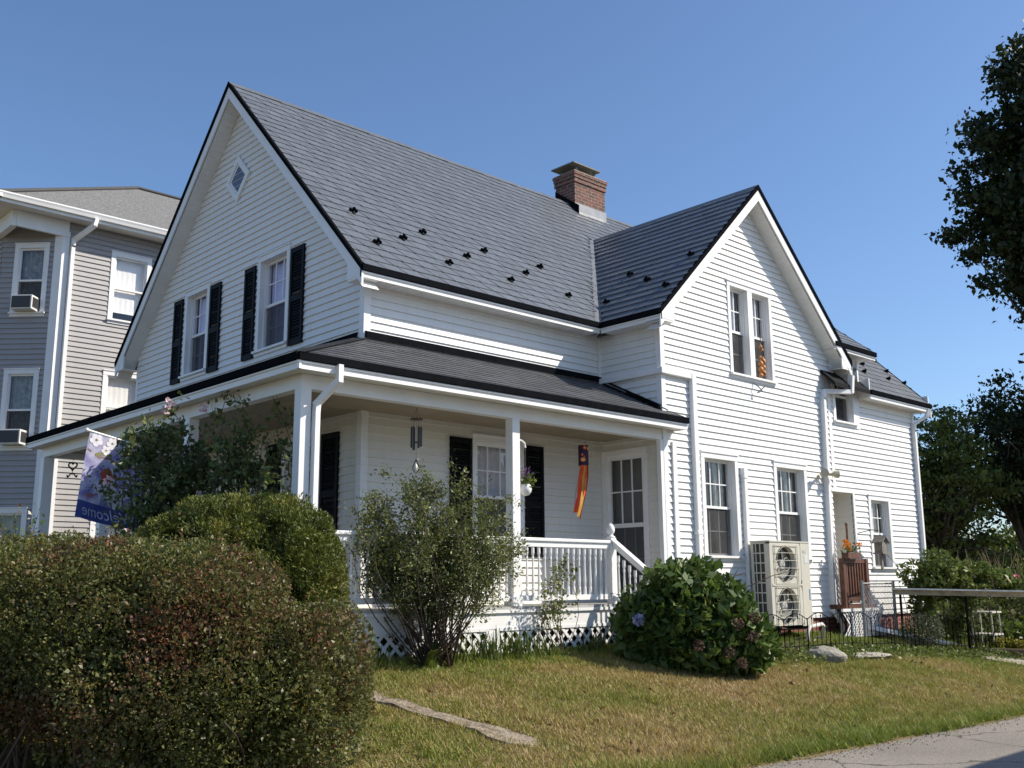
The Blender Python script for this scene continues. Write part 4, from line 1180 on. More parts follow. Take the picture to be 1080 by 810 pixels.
# front panel with two round openings
def panel_with_holes():
    k = MB(); n = 28; rad = .295
    cells = [(HZ0+.02, .79, fans[1]), (.79, HZ1, fans[0])]
    xa, xb = HX0, 7.50
    for z0, z1, (cx, cz) in cells:
        # polar grid between circle and rectangle
        prev = None
        for i in range(n+1):
            a = 2*math.pi*i/n; c, s = math.cos(a), math.sin(a)
            t = min(((xb-cx)/c if c > 1e-6 else (xa-cx)/c if c < -1e-6 else 1e9), ((z1-cz)/s if s > 1e-6 else (z0-cz)/s if s < -1e-6 else 1e9))
            cur = (Vector((cx+rad*c, HY0, cz+rad*s)), Vector((cx+t*c, HY0, cz+t*s)), Vector((cx+rad*.96*c, HY0+.07, cz+rad*.96*s)))
            if prev:
                k.poly([prev[0], cur[0], cur[1], prev[1]]); k.poly([prev[0], cur[0], cur[2], prev[2]])
            prev = cur
        for (px, pz) in ((xa, z0), (xb, z0), (xb, z1), (xa, z1)):
            pass
        # corner fillers
        for sx, pxx in ((-1, xa), (1, xb)):
            for szn, pz in ((-1, z0), (1, z1)):
                pass
    k.box(7.50, HX1, HY0-.004, HY1, HZ0+.02, HZ1)
    k.box(HX0, 7.50, HY0+.075, HY1, HZ1-.03, HZ1); k.box(HX0, 7.50, HY0+.0, HY1, HZ0+.02, HZ0+.045)
    k.box(HX0-.012, HX1+.008, HY0-.012, HY1+.005, HZ1, HZ1+.022)
    k.box(HX0, HX0+.02, HY0+.002, HY0+.10, HZ0+.045, HZ1-.03)
    k.box(HX0+.001, HX0+.03, HY1-.05, HY1, HZ0+.045, HZ1-.03)
    k.build("cabinet", CREAM, hp)
panel_with_holes()
k = MB(); k.box(HX0+.03, 7.49, HY0+.16, HY0+.165, HZ0+.05, HZ1-.04); k.box(7.485, 7.499, HY0+.02, HY1, HZ0+.05, HZ1-.04); k.build("coil", mat("coil_dark", (.42, .42, .38), .6), hp)
for cx, cz in fans:
    k = MB()
    for j in range(3):
        a0 = 2*math.pi*j/3+.4; pr = None
        for i in range(7):
            r = .07+.20*i/6; tw = .35*i/6
            p = Vector((cx+r*math.cos(a0+tw), HY0+.12, cz+r*math.sin(a0+tw))); q = Vector((cx+r*math.cos(a0+tw+.95), HY0+.075, cz+r*math.sin(a0+tw+.95)))
            if pr: k.poly([pr[0], p, q, pr[1]])
            pr = (p, q)
    k.tube([(cx, HY0+.06, cz), (cx, HY0+.13, cz)], .075, 12); k.build("fan", mat("fan_blade", (.40, .40, .37), .5), hp)
    g = MB()
    for r in (.10, .285):
        g.tube([(cx+r*math.cos(t*math.pi/12), HY0-.014, cz+r*math.sin(t*math.pi/12)) for t in range(25)], .004, 4, cap=False)
    for i in range(6):
        z = cz-.30+.12*i; g.bar((cx-.33, HY0-.020, z), (cx+.33, HY0-.020, z), .008)
    for x in (-.33, .33): g.bar((cx+x, HY0-.018, cz-.31), (cx+x, HY0-.018, cz+.31), .010)
    g.build("fan_guard", CREAM, hp)
k = MB(); k.box(HX0+.03, 7.49, HY0-.012, HY0-.003, .775, .805); k.build("seam_strip", CREAM, hp)
# open coil side with bars
k = MB(); k.box(HX0+.012, HX0+.018, HY0+.10, HY1-.05, HZ0+.05, HZ1-.03); k.build("side_coil", DKV, hp)
k = MB()
for i in range(9): k.box(HX0-.006, HX0+.006, HY0+.09, HY1-.03, HZ0+.08+.155*i, HZ0+.098+.155*i)
for y in (HY0+.17, HY0+.25): k.box(HX0-.010, HX0-.004, y-.008, y+.008, HZ0+.05, HZ1-.03)
k.build("side_guard", CREAM, hp)
k = MB(); k.box(7.56, 7.66, HY0-.008, HY0-.004, 1.30, 1.345); k.build("badge", mat("badge_grey", (.40, .43, .44), .4), hp)
k = MB(); k.box(7.60, 7.70, HY0-.008, HY0-.004, 1.14, 1.27); k.build("rating_label", mat("label_paper", (.62, .66, .64), .5), hp)
k = MB(); k.box(7.70, 7.74, HY0-.012, HY0-.004, .55, .72); k.build("warning_label", mat("label_blue", (.35, .47, .55), .5), hp)
for x in (6.75, 7.60):
    k = MB(); k.box(x-.03, x+.03, HY0-.04, HY1+.06, HZ0-.03, HZ0+.018); k.build("stand_rail", BLACKMETAL, hp)
    for y in (HY0+.0, HY1):
        k = MB(); k.box(x-.02, x+.02, y-.02, y+.02, -.25, HZ0-.03); k.build("stand_leg", BLACKMETAL, hp)
k = MB(); k.box(6.70, 7.66, HY0-.035, HY0-.005, HZ0-.028, HZ0-.004); k.build("cross_rail", BLACKMETAL, hp)
# insulated pipe loop coming from under the unit
k = MB(); k.tube([(7.25, -1.95, -.15), (7.25, -1.95, .06), (7.32, -1.95, .13), (7.72, -1.93, .16), (7.84, -1.9, .12), (7.86, -1.85, -.05), (7.86, -1.6, -.12)], .032, 8)
tag(k.build("drain_pipe", mat("pipe_wrap", (.62, .60, .55), .6), smooth=True), "looped white pipe on the ground in front of the heat pump", "pipe")

# ------------------------------------------------------------------ hanging things on the porch
# wind chime
wc = thing("wind_chime", "dark tube wind chime hanging from the porch beam beside the corner", "wind chime", (.2, -.9, 2.96))
DM = mat("chime_metal", (.02, .022, .03), .35); STR = mat("string", (.25, .22, .18), .9)
cx, cy = .197, -.9
k = MB(); 
for i in range(3):
    a = i*2.094; k.tube([(cx, cy, 3.0), (cx+.07*math.cos(a), cy+.07*math.sin(a), 2.86)], .003, 4)
k.build("string", STR, wc)
k = MB(); k.lathe([(.078, 0), (.082, .006), (.078, .013)], (cx, cy, 2.85), 16); k.build("ring", mat("chime_wood", (.10, .05, .035), .6), wc)
for i in range(6):
    a = i*math.pi/3+.3; x, y = cx+.06*math.cos(a), cy+.06*math.sin(a)
    L = .25+.05*((i*3) % 5)/4
    k = MB(); k.tube([(x, y, 2.76), (x, y, 2.76-L)], .0115, 8); k.tube([(x, y, 2.85), (x, y, 2.75)], .002, 4); k.build("tube", DM, wc, smooth=False)
k = MB(); k.tube([(cx, cy, 2.85), (cx, cy, 2.34)], .002, 4); k.lathe([(.035, 0), (.035, .012)], (cx, cy, 2.56), 10); k.build("striker", DM, wc)
k = MB()
A = [(cx+.0, 2.35), (cx-.042, 2.25), (cx-.036, 2.22), (cx, 2.175), (cx+.036, 2.22), (cx+.042, 2.25), (cx, 2.35)]
rt_v = Vector((rt.x, rt.y, 0))
k.tube([Vector((cx, cy, 0))+rt_v*(a-cx)+Vector((0, 0, z)) for a, z in A], .007, 5)
k.build("sail_frame", DM, wc)
k = MB(); k.lathe([(.006, 0), (.026, .03), (.020, .07), (.004, .11)], (cx, cy, 2.20), 8); k.build("sail_crystal", mat("frosted_glass", (.8, .8, .78), .15, spec=.8), wc, smooth=True)

# windsock
ws = thing("windsock", "orange windsock with purple flowered top hanging over the porch steps", "windsock", (3.45, -.7, 2.9))
def flower_cloth():
    m_, nt, b = nodes_of("flowered_cloth"); L = nt.links.new
    tc = nt.nodes.new("ShaderNodeTexCoord"); vo = nt.nodes.new("ShaderNodeTexVoronoi"); vo.inputs["Scale"].default_value = 9.5
    L(tc.outputs["Object"], vo.inputs["Vector"]); rp = nt.nodes.new("ShaderNodeValToRGB"); e = rp.color_ramp.elements
    e[0].position = 0; e[0].color = (.9, .55, .12, 1); e[1].position = .46; e[1].color = (.035, .012, .05, 1)
    q = e.new(.30); q.color = (.85, .42, .10, 1); q = e.new(.36); q.color = (.25, .03, .04, 1)
    L(vo.outputs["Distance"], rp.inputs[0]); L(rp.outputs[0], b.inputs["Base Color"]); b.inputs["Roughness"].default_value = .8
    return m_
sx, sy = 3.455, -.7
k = MB(); nn = 14
for j in range(4):
    for i in range(nn):
        a, b = 2*math.pi*i/nn, 2*math.pi*(i+1)/nn
        P2 = lambda t, z: (sx+.075*math.cos(t), sy+.075*math.sin(t), z)
        z0, z1 = 2.535+.075*j, 2.535+.075*(j+1); k.poly([P2(a, z0), P2(b, z0), P2(b, z1), P2(a, z1)])
k.build("tube", flower_cloth(), ws, smooth=True)
k = MB()
for i in range(3): a = i*2.094; k.tube([(sx, sy, 3.03), (sx+.075*math.cos(a), sy+.075*math.sin(a), 2.84)], .002, 4)
k.build("string", STR, ws)
ORANGE = mat("orange_nylon", (.80, .075, .015), .6, .1, 8); GOLD = mat("gold_nylon", (.62, .30, .03), .6, .1, 8)
for i, (a, ln, mm) in enumerate(((-2.6, .80, ORANGE), (-1.9, .86, GOLD), (-1.2, .78, ORANGE), (-.5, .90, ORANGE), (.6, .78, ORANGE), (2.2, .82, ORANGE))):
    k = MB(); pr = None
    for j in range(13):
        t = j/12; z = 2.54-ln*.88*t
        shift = .20*t**1.4
        cxx = sx+.066*math.cos(a)*(1-.45*t)-shift*(.95-.10*i*(i < 4)); cyy = sy+.066*math.sin(a)*(1-.45*t)+.02*math.sin(5*t+i)
        hw = .027*(1-.1*t); tx, ty = -math.sin(a), math.cos(a)
        cur = (Vector((cxx-hw*tx, cyy-hw*ty, z)), Vector((cxx+hw*tx, cyy+hw*ty, z)))
        if pr: k.poly([pr[0], pr[1], cur[1], cur[0]])
        pr = cur
    k.build("streamer", mm, ws, smooth=True)

# hanging planter by the post
hpn = thing("hanging_planter", "round white hanging pot with purple flowers beside the porch post", "planter", (1.74, -1.2, 2.1))
hx, hy = 1.77, -1.22
k = MB(); k.tube([(1.63, -1.2, 2.66), (1.70, -1.205, 2.70), (1.76, -1.215, 2.66), (1.77, -1.22, 2.60)], .012, 6); k.build("bracket", TRIM, hpn)
k = MB(); k.tube([(hx, hy, 2.61), (hx, hy, 2.16)], .004, 4); k.build("cord", STR, hpn)
k = MB(); k.lathe([(.014, -.085), (.045, -.075), (.072, -.038), (.08, 0), (.07, .042), (.055, .065)], (hx, hy, 2.05), 16); k.build("pot", mat("glazed_white", (.78, .78, .75), .25), hpn, smooth=True)

# gourd string in the double window
gs = thing("gourd_string", "string of dried orange gourds hanging in the upper double window", "decoration", (7.35, -1.27, 4.9))
gx, gy = 7.37, -PY-.045
k = MB(); k.tube([(gx, gy, 5.06), (gx, gy, 4.92), (gx-.01, gy, 4.40)], .009, 5); k.build("cord", mat("raffia", (.20, .12, .06), .9), gs)
rng = random.Random(9)
GO = mat("gourd_orange", (.48, .20, .055), .5, .5, 9)
for i in range(9):
    z = 4.83-.055*i if i < 2 else 4.74-.052*i; dx = .045*(1 if i % 2 else -1)*(0.3 if i < 2 else 1)
    r = (.034 if i < 3 else .046)*rng.uniform(.85, 1.2)
    k = MB(); k.lathe([(r*.2, -r), (r*.8, -r*.6), (r, 0), (r*.75, r*.6), (r*.3, r), (r*.12, r*1.6)], (gx+dx, gy-.012*rng.random(), z), 9); k.build("gourd", GO, gs, smooth=True)

# wrought heart ornament under the left end of the porch beam
ho = thing("heart_ornament", "black wrought iron heart hanging under the far left porch beam", "ornament", (-1.19, 6.85, 2.9))
k = MB()
hc = Vector((-1.187, 6.84, 2.86)); hr = Vector((rt.x, rt.y, 0))
hp_ = [hc+hr*(.072*math.sin(t)**3)+Vector((0, 0, .0045*(13*math.cos(t)-5*math.cos(2*t)-2*math.cos(3*t)-math.cos(4*t)))) for t in [2*math.pi*i/28 for i in range(29)]]
k.tube(hp_, .014, 5); 
k.build("heart_ring", BLACKMETAL, ho)
k = MB()
for s in (-1, 1):
    k.tube([hc+hr*(s*(.01+.075*math.sin(t*.5)))+Vector((0, 0, -.16+.032*math.cos(t*1.5))) for t in [i*.3 for i in range(12)]], .012, 5)
k.tube([hc+Vector((0, 0, -.07)), hc+Vector((0, 0, -.16))], .006, 4); k.build("scroll", BLACKMETAL, ho)
k = MB(); k.tube([hc+Vector((0, 0, .03)), hc+Vector((0, 0, .12)), Vector((-1.187, 6.84, 2.975))], .003, 4); k.build("wire", BLACKMETAL, ho)

# ------------------------------------------------------------------ welcome flag
fg = thing("welcome_flag", "blue and lilac blossom welcome flag on a white pole at the porch", "flag", (-1.69, 1.5, 2.43))
k = MB(); p0, p1 = Vector((-1.69, 1.5, 2.425)), Vector((-2.95, 1.5, 2.69)); k.tube([p0, p1], .014, 8); k.lathe([(.012, -.02), (.024, 0), (.012, .024)], p1, 10); k.build("pole", TRIM, fg)
k = MB(); k.bar((-1.70, 1.5, 2.36), (-1.69, 1.5, 2.50), .06); k.build("bracket", FLASH, fg)
FA, FB = p0.lerp(p1, .97), p0.lerp(p1, .38)      # hem from the tip inwards
FH = 1.02
def flagpt(u, v, off=0):   # u 0..1 from tip to house, v 0..1 downwards
    t = FA.lerp(FB, u)
    w = .045*math.sin(u*6.0+v*2.2)*(.3+v) + .10*v*v
    return Vector((t.x-.16*v*(1-.15*u), t.y-w-off, t.z-.018-FH*v*(1-.05*u)-.05*v*u))
def cloth_material():
    m_, nt, b = nodes_of("flag_cloth"); L = nt.links.new
    tc = nt.nodes.new("ShaderNodeTexCoord"); nz = nt.nodes.new("ShaderNodeTexNoise"); nz.inputs["Scale"].default_value = 7; nz.inputs["Detail"].default_value = 4
    L(tc.outputs["Object"], nz.inputs["Vector"])
    at = nt.nodes.new("ShaderNodeAttribute"); at.attribute_name = "rnd"
    r1 = nt.nodes.new("ShaderNodeValToRGB"); e = r1.color_ramp.elements; e[0].position = .36; e[0].color = (.22, .20, .50, 1); e[1].position = .62; e[1].color = (.62, .60, .74, 1)
    L(nz.outputs["Fac"], r1.inputs[0])
    r2 = nt.nodes.new("ShaderNodeValToRGB"); e = r2.color_ramp.elements; e[0].position = .35; e[0].color = (.035, .05, .22, 1); e[1].position = .7; e[1].color = (.07, .10, .34, 1)
    L(nz.outputs["Fac"], r2.inputs[0])
    mx = nt.nodes.new("ShaderNodeMixRGB"); L(at.outputs["Fac"], mx.inputs[0]); L(r1.outputs[0], mx.inputs[1]); L(r2.outputs[0], mx.inputs[2])
    L(mx.outputs[0], b.inputs["Base Color"]); b.inputs["Roughness"].default_value = .8
    tr = nt.nodes.new("ShaderNodeBsdfTranslucent"); L(mx.outputs[0], tr.inputs[0]); ms = nt.nodes.new("ShaderNodeMixShader"); ms.inputs[0].default_value = .35
    L(b.outputs[0], ms.inputs[1]); L(tr.outputs[0], ms.inputs[2]); L(ms.outputs[0], nt.nodes["Material Output"].inputs[0])
    return m_
k = MB(); nu, nv = 24, 30
for i in range(nu):
    for j in range(nv):
        v = (j+.5)/nv
        k.poly([flagpt(i/nu, j/nv), flagpt((i+1)/nu, j/nv), flagpt((i+1)/nu, (j+1)/nv), flagpt(i/nu, (j+1)/nv)], 1.0 if v > .79 else (.55 if v > .60 and i > 8 else .0))
k.build("cloth", cloth_material(), fg, smooth=True, attr=True)
PETAL = mat("print_white", (.70, .69, .74), .8, .1, 20); PRED = mat("print_red", (.52, .09, .06), .8, .25, 30); PBR = mat("print_brown", (.22, .15, .10), .8, .3, 30); PGR = mat("print_olive", (.20, .19, .08), .8)
asp = (FA-FB).length/FH
def blossom(u, v, r, name="blossom"):
    k = MB()
    for q in range(5):
        a = q*2*math.pi/5+.3; c = (u+r/asp*.62*math.cos(a), v+r*.62*math.sin(a))
        k.poly([flagpt(c[0]+r/asp*.45*math.cos(t), c[1]+r*.45*math.sin(t), .004+.0006*q) for t in [i*math.pi/5 for i in range(10)]])
    o = k.build(name, PETAL, fg)
    k = MB(); k.poly([flagpt(u+r/asp*.16*math.cos(t), v+r*.16*math.sin(t), .009) for t in [i*math.pi/4 for i in range(8)]]); k.build("blossom_centre", PGR, o)
for u, v, r in ((.12, .07, .075), (.38, .06, .07), (.62, .09, .08), (.85, .07, .075), (.30, .16, .055), (.50, .62, .10), (.62, .72, .085), (.72, .60, .075), (.90, .66, .06), (.86, .22, .06)): blossom(u, v, r)
def strip(pts, w, m_, name):
    k = MB()
    for (a, b), (c, d) in zip(pts[:-1], pts[1:]): k.poly([flagpt(a, b-w, .003), flagpt(c, d-w, .003), flagpt(c, d+w, .003), flagpt(a, b+w, .003)])
    k.build(name, m_, fg)
strip([(.02, .20), (.2, .26), (.4, .24), (.6, .30), (.8, .26), (1, .34)], .012, PBR, "branch"); strip([(.3, .52), (.5, .50), (.75, .55), (.98, .50)], .012, PBR, "branch"); strip([(.55, .45), (.75, .40), (.95, .44)], .02, PGR, "leaf_spray"); strip([(.15, .24), (.28, .20), (.42, .21)], .02, PGR, "leaf_spray")
k = MB(); k.poly([flagpt(u, v, .006) for u, v in ((.28, .43), (.33, .38), (.40, .35), (.46, .37), (.50, .42), (.56, .44), (.50, .47), (.46, .53), (.40, .56), (.34, .52), (.31, .47))]); k.build("red_bird", PRED, fg)
k = MB(); k.poly([flagpt(u, v, .006) for u, v in ((.10, .72), (.18, .69), (.27, .70), (.22, .74), (.14, .75))]); k.build("pink_bud", mat("print_pink", (.42, .18, .22), .8), fg)
# the word, seen from behind (mirrored)
tcu = bpy.data.curves.new("welcome_text", 'FONT'); tcu.body = "Welcome"; tcu.size = .2; tcu.shear = .35; tcu.resolution_u = 4
tob = bpy.data.objects.new("lettering", tcu); COL.objects.link(tob)
tme = bpy.data.meshes.new_from_object(tob); bpy.data.objects.remove(tob)
xsx = [v.co.x for v in tme.vertices]; ysy = [v.co.y for v in tme.vertices]; x0, x1, y0, y1 = min(xsx), max(xsx), min(ysy), max(ysy)
for v in tme.vertices:
    uu = .90-.80*(v.co.x-x0)/(x1-x0); vv = .955-.125*(v.co.y-y0)/(y1-y0)
    v.co = flagpt(uu, vv, .006)
tme.materials.clear(); tme.materials.append(mat("print_pale", (.52, .54, .68), .8)); link("lettering", tme, fg)

# ------------------------------------------------------------------ side entry: brown railing, flower box, pole, feeder
sr = thing("entry_railing", "brown wooden railing across the side doorway with an orange flower box on it", "railing", (9.7, -1.5, .44))
YRL = -PY-.27
for x in (9.22, 10.02):
    k = MB(); k.box(x-.045, x+.045, YRL-.045, YRL+.045, -.1, 1.24); k.build("post", BROWN, sr)
for z in (1.16, .50):
    k = MB(); k.box(9.265, 9.975, YRL-.03, YRL+.03, z, z+.07); k.build("rail", BROWN, sr)
for i in range(7):
    x = 9.34+.095*i; k = MB(); k.box(x-.018, x+.018, YRL-.018, YRL+.018, .57, 1.16); k.build("baluster", BROWN, sr)
k = MB(); k.box(9.98, 10.04, YRL+.05, -PY-.02, 1.16, 1.22); k.build("rail", BROWN, sr)
lt = thing("entry_skirt", "white trellis skirt under the brown side doorway landing", "lattice", (9.8, -1.6, 0))
k = MB()
for sgn in (1, -1):
    for i in range(12):
        u = 9.0+.09*i
        a, b = (u, u+.45) if sgn > 0 else (u+.45, u)
        z0, z1 = -.12, .33
        A, B = Vector((a, -PY-.33-.006*sgn, z0)), Vector((b, -PY-.33-.006*sgn, z1)); k.beam(A, B, (.045, 0, 0), (0, .006, 0))
k.build("slats", TRIM, lt)
k = MB(); k.box(9.0, 10.4, -PY-.35, -PY-.31, .32, .37); k.build("top_board", TRIM, lt)
k = MB(); k.box(9.0, 10.4, -PY-.28, -PY-.26, -.3, .33); k.build("skirt_shade", SHADEFILL, lt)  # near-black sheet painting the shade behind the trellis
pl = thing("wooden_pole", "thin brown stick standing upright in the side doorway", "pole", (9.62, -1.5, .44))
k = MB(); k.tube([(9.60, YRL+.09, .45), (9.62, YRL+.09, 1.84)], .022, 6); k.lathe([(.022, 0), (.032, .02), (.012, .05)], (9.62, YRL+.09, 1.84), 8); k.build("shaft", BROWN, pl)
fb_ = thing("flower_box", "small box of orange marigolds on the brown side doorway railing", "flower box", (9.5, YRL-.05, 1.2))
k = MB(); k.box(9.22, 9.66, YRL-.13, YRL+.0, 1.235, 1.34); k.build("box", BROWN, fb_)

bf = thing("bird_feeder", "grey wooden bird feeder hanging in front of the far ground floor window", "bird feeder", (10.55, -1.6, 1.4))
BFX, BFY, BFZ = 10.545, -1.60, 1.42
GW = mat("grey_wood", (.20, .185, .165), .9, .3, 15)
k = MB(); k.box(BFX-.09, BFX+.09, BFY-.07, BFY+.07, BFZ-.06, BFZ+.13); k.build("house_box", GW, bf)
k = MB(); k.beam((BFX-.14, BFY-.11, BFZ+.11), (BFX, BFY-.11, BFZ+.23), (0, .22, 0), (0, 0, .02)); k.beam((BFX+.14, BFY-.11, BFZ+.11), (BFX, BFY-.11, BFZ+.232), (0, .22, 0), (0, 0, .02)); k.build("roof", GW, bf)
k = MB(); k.box(BFX-.03, BFX+.03, BFY-.015, BFY+.015, BFZ-.38, BFZ-.06); k.build("tail_prop", GW, bf)
k = MB(); k.box(BFX-.13, BFX+.13, BFY-.10, BFY+.10, BFZ-.085, BFZ-.06); k.build("tray", GW, bf)
k = MB(); k.tube([(10.30, -PY-.02, 1.72), (10.42, -1.5, 1.78), (BFX, BFY, 1.76), (BFX, BFY, BFZ+.2)], .008, 5); k.build("bracket", BLACKMETAL, bf)

# ------------------------------------------------------------------ fences
IRON = mat("black_iron", (.016, .016, .018), .9, .3, 20, spec=.03)
def hoop_panel(p0, p1, h, par, arch=True):
    p0, p1 = Vector((*p0, 0)), Vector((*p1, 0)); L = (p1-p0).length
    z0, z1 = ground_z(p0.x, p0.y), ground_z(p1.x, p1.y)
    P2 = lambda t, z: p0.lerp(p1, t)+Vector((0, 0, z0+(z1-z0)*t+z))
    k = MB()
    k.tube([P2(0, -.05), P2(0, h)], .009, 5); k.tube([P2(1, -.05), P2(1, h)], .009, 5)
    top = lambda t: h-.02+(.09*math.sin(math.pi*t) if arch else 0)
    k.tube([P2(i/10, top(i/10)) for i in range(11)], .007, 5)
    k.tube([P2(0, h*.20), P2(1, h*.20)], .006, 4)
    for i in range(1, 5):
        t = i/5; k.tube([P2(t, -.02), P2(t, top(t)+(-.06 if i % 2 else 0))], .0055, 4)
        if i % 2: k.lathe([(.004, 0), (.012, .02), (.002, .05)], P2(t, top(t)-.06), 6)
    k.build("panel", IRON, par)
ff = thing("garden_edging", "low black iron hoop fence along the bed in front of the heat pump", "fence", (7, -2.4, 0))
xx = 4.55
while xx < 8.4:
    hoop_panel((xx, -2.42-.02*(xx-4.5)), (xx+.62, -2.42-.02*(xx+.62-4.5)), .50, ff); xx += .62
ff2 = thing("garden_edging", "low black iron hoop fence in front of the vegetable bed, beside the white drain pipe", "fence", (10.5, -2.6, -.2))
for i in range(6):
    hoop_panel((8.9+.62*i, -2.56-.05*i), (8.9+.62*(i+1), -2.56-.05*(i+1)), .56 if i < 4 else .46, ff2)
# chain link stretch from the landing to the wooden rail
cl = thing("chain_link_fence", "short chain link fence between the side doorway and the vine", "fence", (10, -1.7, 0))
c0, c1 = Vector((9.45, -1.75, 0)), Vector((11.0, -1.55, 0)); CZ0, CZ1 = -.1, .80
GALV = mat("galvanised_steel", (.30, .31, .32), .45, .15, 20, metal=.6)
for i, t in enumerate((0, 1)):
    p = c0.lerp(c1, t); k = MB(); k.tube([p+Vector((0, 0, -.4)), p+Vector((0, 0, CZ1+.05))], .03, 8); k.build("post", GALV, cl)
k = MB(); k.tube([c0+Vector((0, 0, CZ1)), c1+Vector((0, 0, CZ1))], .018, 6); k.build("top_rail", GALV, cl)
k = MB(); L = (c1-c0).length; d = (c1-c0).normalized()
for sgn in (1, -1):
    u = -(CZ1-CZ0)
    while u < L+(CZ1-CZ0):
        H = CZ1-CZ0; a, b = (u, u+H) if sgn > 0 else (u+H, u)
        ta, tb = sorted(((0-a)/(b-a), (L-a)/(b-a))); t0, t1 = max(0, ta), min(1, tb)
        if t1 > t0: k.tube([c0+d*(a+(b-a)*t0)+Vector((0, 0, CZ0+H*t0)), c0+d*(a+(b-a)*t1)+Vector((0, 0, CZ0+H*t1))], .0028, 3, cap=False)
        u += .075
k.build("wire_mesh", GALV, cl)
# long weathered plank rail on dark posts, with the vine over it
wr_ = thing("plank_rail", "long weathered plank rail on dark posts under the vine at right", "rail", (12, -2.4, 0))
r0, r1 = Vector((10.25, -1.95, .60)), Vector((13.1, -4.5, .50))
PLK = mat("weathered_plank", (.46, .37, .26), .85, .25, 9, .4, 40); PLT = mat("plank_top_paint", (.72, .72, .69), .7, .15, 9)
dd = (r1-r0).normalized(); nn_ = Vector((-dd.y, dd.x, 0)).normalized()
k = MB(); k.beam(r0-nn_*.02, r1-nn_*.02, nn_*.04, (0, 0, .09)); k.build("plank", PLK, wr_)
k = MB(); k.beam(r0-nn_*.09+Vector((0, 0, .091)), r1-nn_*.09+Vector((0, 0, .091)), nn_*.18, (0, 0, .028)); k.build("cap_board", PLT, wr_)
for t in (.03, .34, .66, .97):
    p = r0.lerp(r1, t)+nn_*.055; k = MB(); k.bar((p.x, p.y, -.8), (p.x, p.y, p.z+.085), .032); k.build("post", IRON, wr_)
wf = thing("plant_stand", "pale metal plant stand among the garden plants at right", "plant stand", (13.2, -2.3, -.6))
WM = mat("pale_metal", (.55, .54, .48), .5)
bx, by = 13.2, -2.3
for dx, dy in ((-.2, -.2), (.2, -.2), (.2, .2), (-.2, .2)):
    k = MB(); k.tube([(bx+dx, by+dy, -.7), (bx+dx*.9, by+dy*.9, .25)], .016, 6); k.build("leg", WM, wf)
for z in (-.2, .22):
    k = MB(); k.box(bx-.22, bx+.22, by-.22, by+.22, z, z+.03); k.build("shelf", WM, wf)
rb = thing("raised_bed", "brown timber raised bed at the far right edge of the garden", "raised bed", (13.2, -3.7, -.6))
for i, z in enumerate((-.62, -.50)):
    k = MB(); k.beam((11.85, -2.75, z), (13.6, -4.3, z-.05), (.08, .08, 0), (0, 0, .115)); k.build("timber", mat("bed_timber", (.16, .11, .07), .9, .3, 8, .3, 30), rb)

# stones at the edge of the bed
STN = mat("field_stone", (.24, .225, .19), .9, .3, 9, .6, 18, col2=(.40, .37, .31), dist=.03)
def stone(x, y, rx, ry, rz, seed, label):
    rg = np.random.default_rng(seed); bm = bmesh.new(); bmesh.ops.create_icosphere(bm, subdivisions=3, radius=1)
    P = np.array([v.co[:] for v in bm.verts]); h = vnoise(P*1.6+seed*7, seed)-.5; h2 = vnoise(P*4+seed*3, seed+1)-.5
    for v, a, b in zip(bm.verts, h, h2):
        v.co *= 1+.5*a+.16*b; v.co.x *= rx; v.co.y *= ry; v.co.z *= rz
    me = bpy.data.meshes.new("stone"); bm.to_mesh(me); bm.free(); me.materials.append(STN)
    o = link("stone", me); o.location = (x, y, ground_z(x, y)+rz*.45); o.rotation_euler = (0, 0, seed)
    tag(o, label, "stone", "stones along the iron fence")
stone(4.95, -2.62, .22, .15, .13, 1, "grey stone nearest the hydrangea bush")
stone(6.15, -2.86, .30, .18, .14, 2, "rounded tan boulder, middle stone before the iron fence")
stone(7.25, -2.95, .42, .20, .055, 3, "flat slab, farthest stone from the hydrangea")

# ------------------------------------------------------------------ plants
HRT = np.array([rt.x, rt.y, 0.0]); HFW = np.array([math.cos(YAW), math.sin(YAW), 0.0])
def place(lat, dep): return np.array([CAM.x, CAM.y, 0]) + HRT*lat + HFW*dep
def oriented(c, pts): return np.array(c) + pts[:, :1]*HRT + pts[:, 1:2]*HFW + pts[:, 2:3]*np.array([0, 0, 1.0])
def rot(d): return d[:, :1]*HRT + d[:, 1:2]*HFW + d[:, 2:3]*np.array([0, 0, 1.0])
def stems(name, base, tips, r0, m, parent, rng, bend=.15, n=5, taper=.3):
    k = MB()
    for b, t in zip(base, tips):
        b, t = np.array(b, float), np.array(t, float); L = np.linalg.norm(t-b); off = rng.normal(size=3)*bend*L; off[2] *= .3
        pts = [b+(t-b)*s+off*math.sin(math.pi*s)*.6+np.array([0, 0, .12*L*math.sin(math.pi*s)]) for s in np.linspace(0, 1, 6)]
        k.tube(pts, [r0*(1-(1-taper)*s) for s in np.linspace(0, 1, 6)], n)
    return k.build(name, m, parent, smooth=True)
BARK = mat("twig_bark", (.085, .06, .042), .9, .3, 18)
BARKG = mat("tree_bark", (.075, .06, .048), .95, .3, 6, .6, 12, dist=.04)

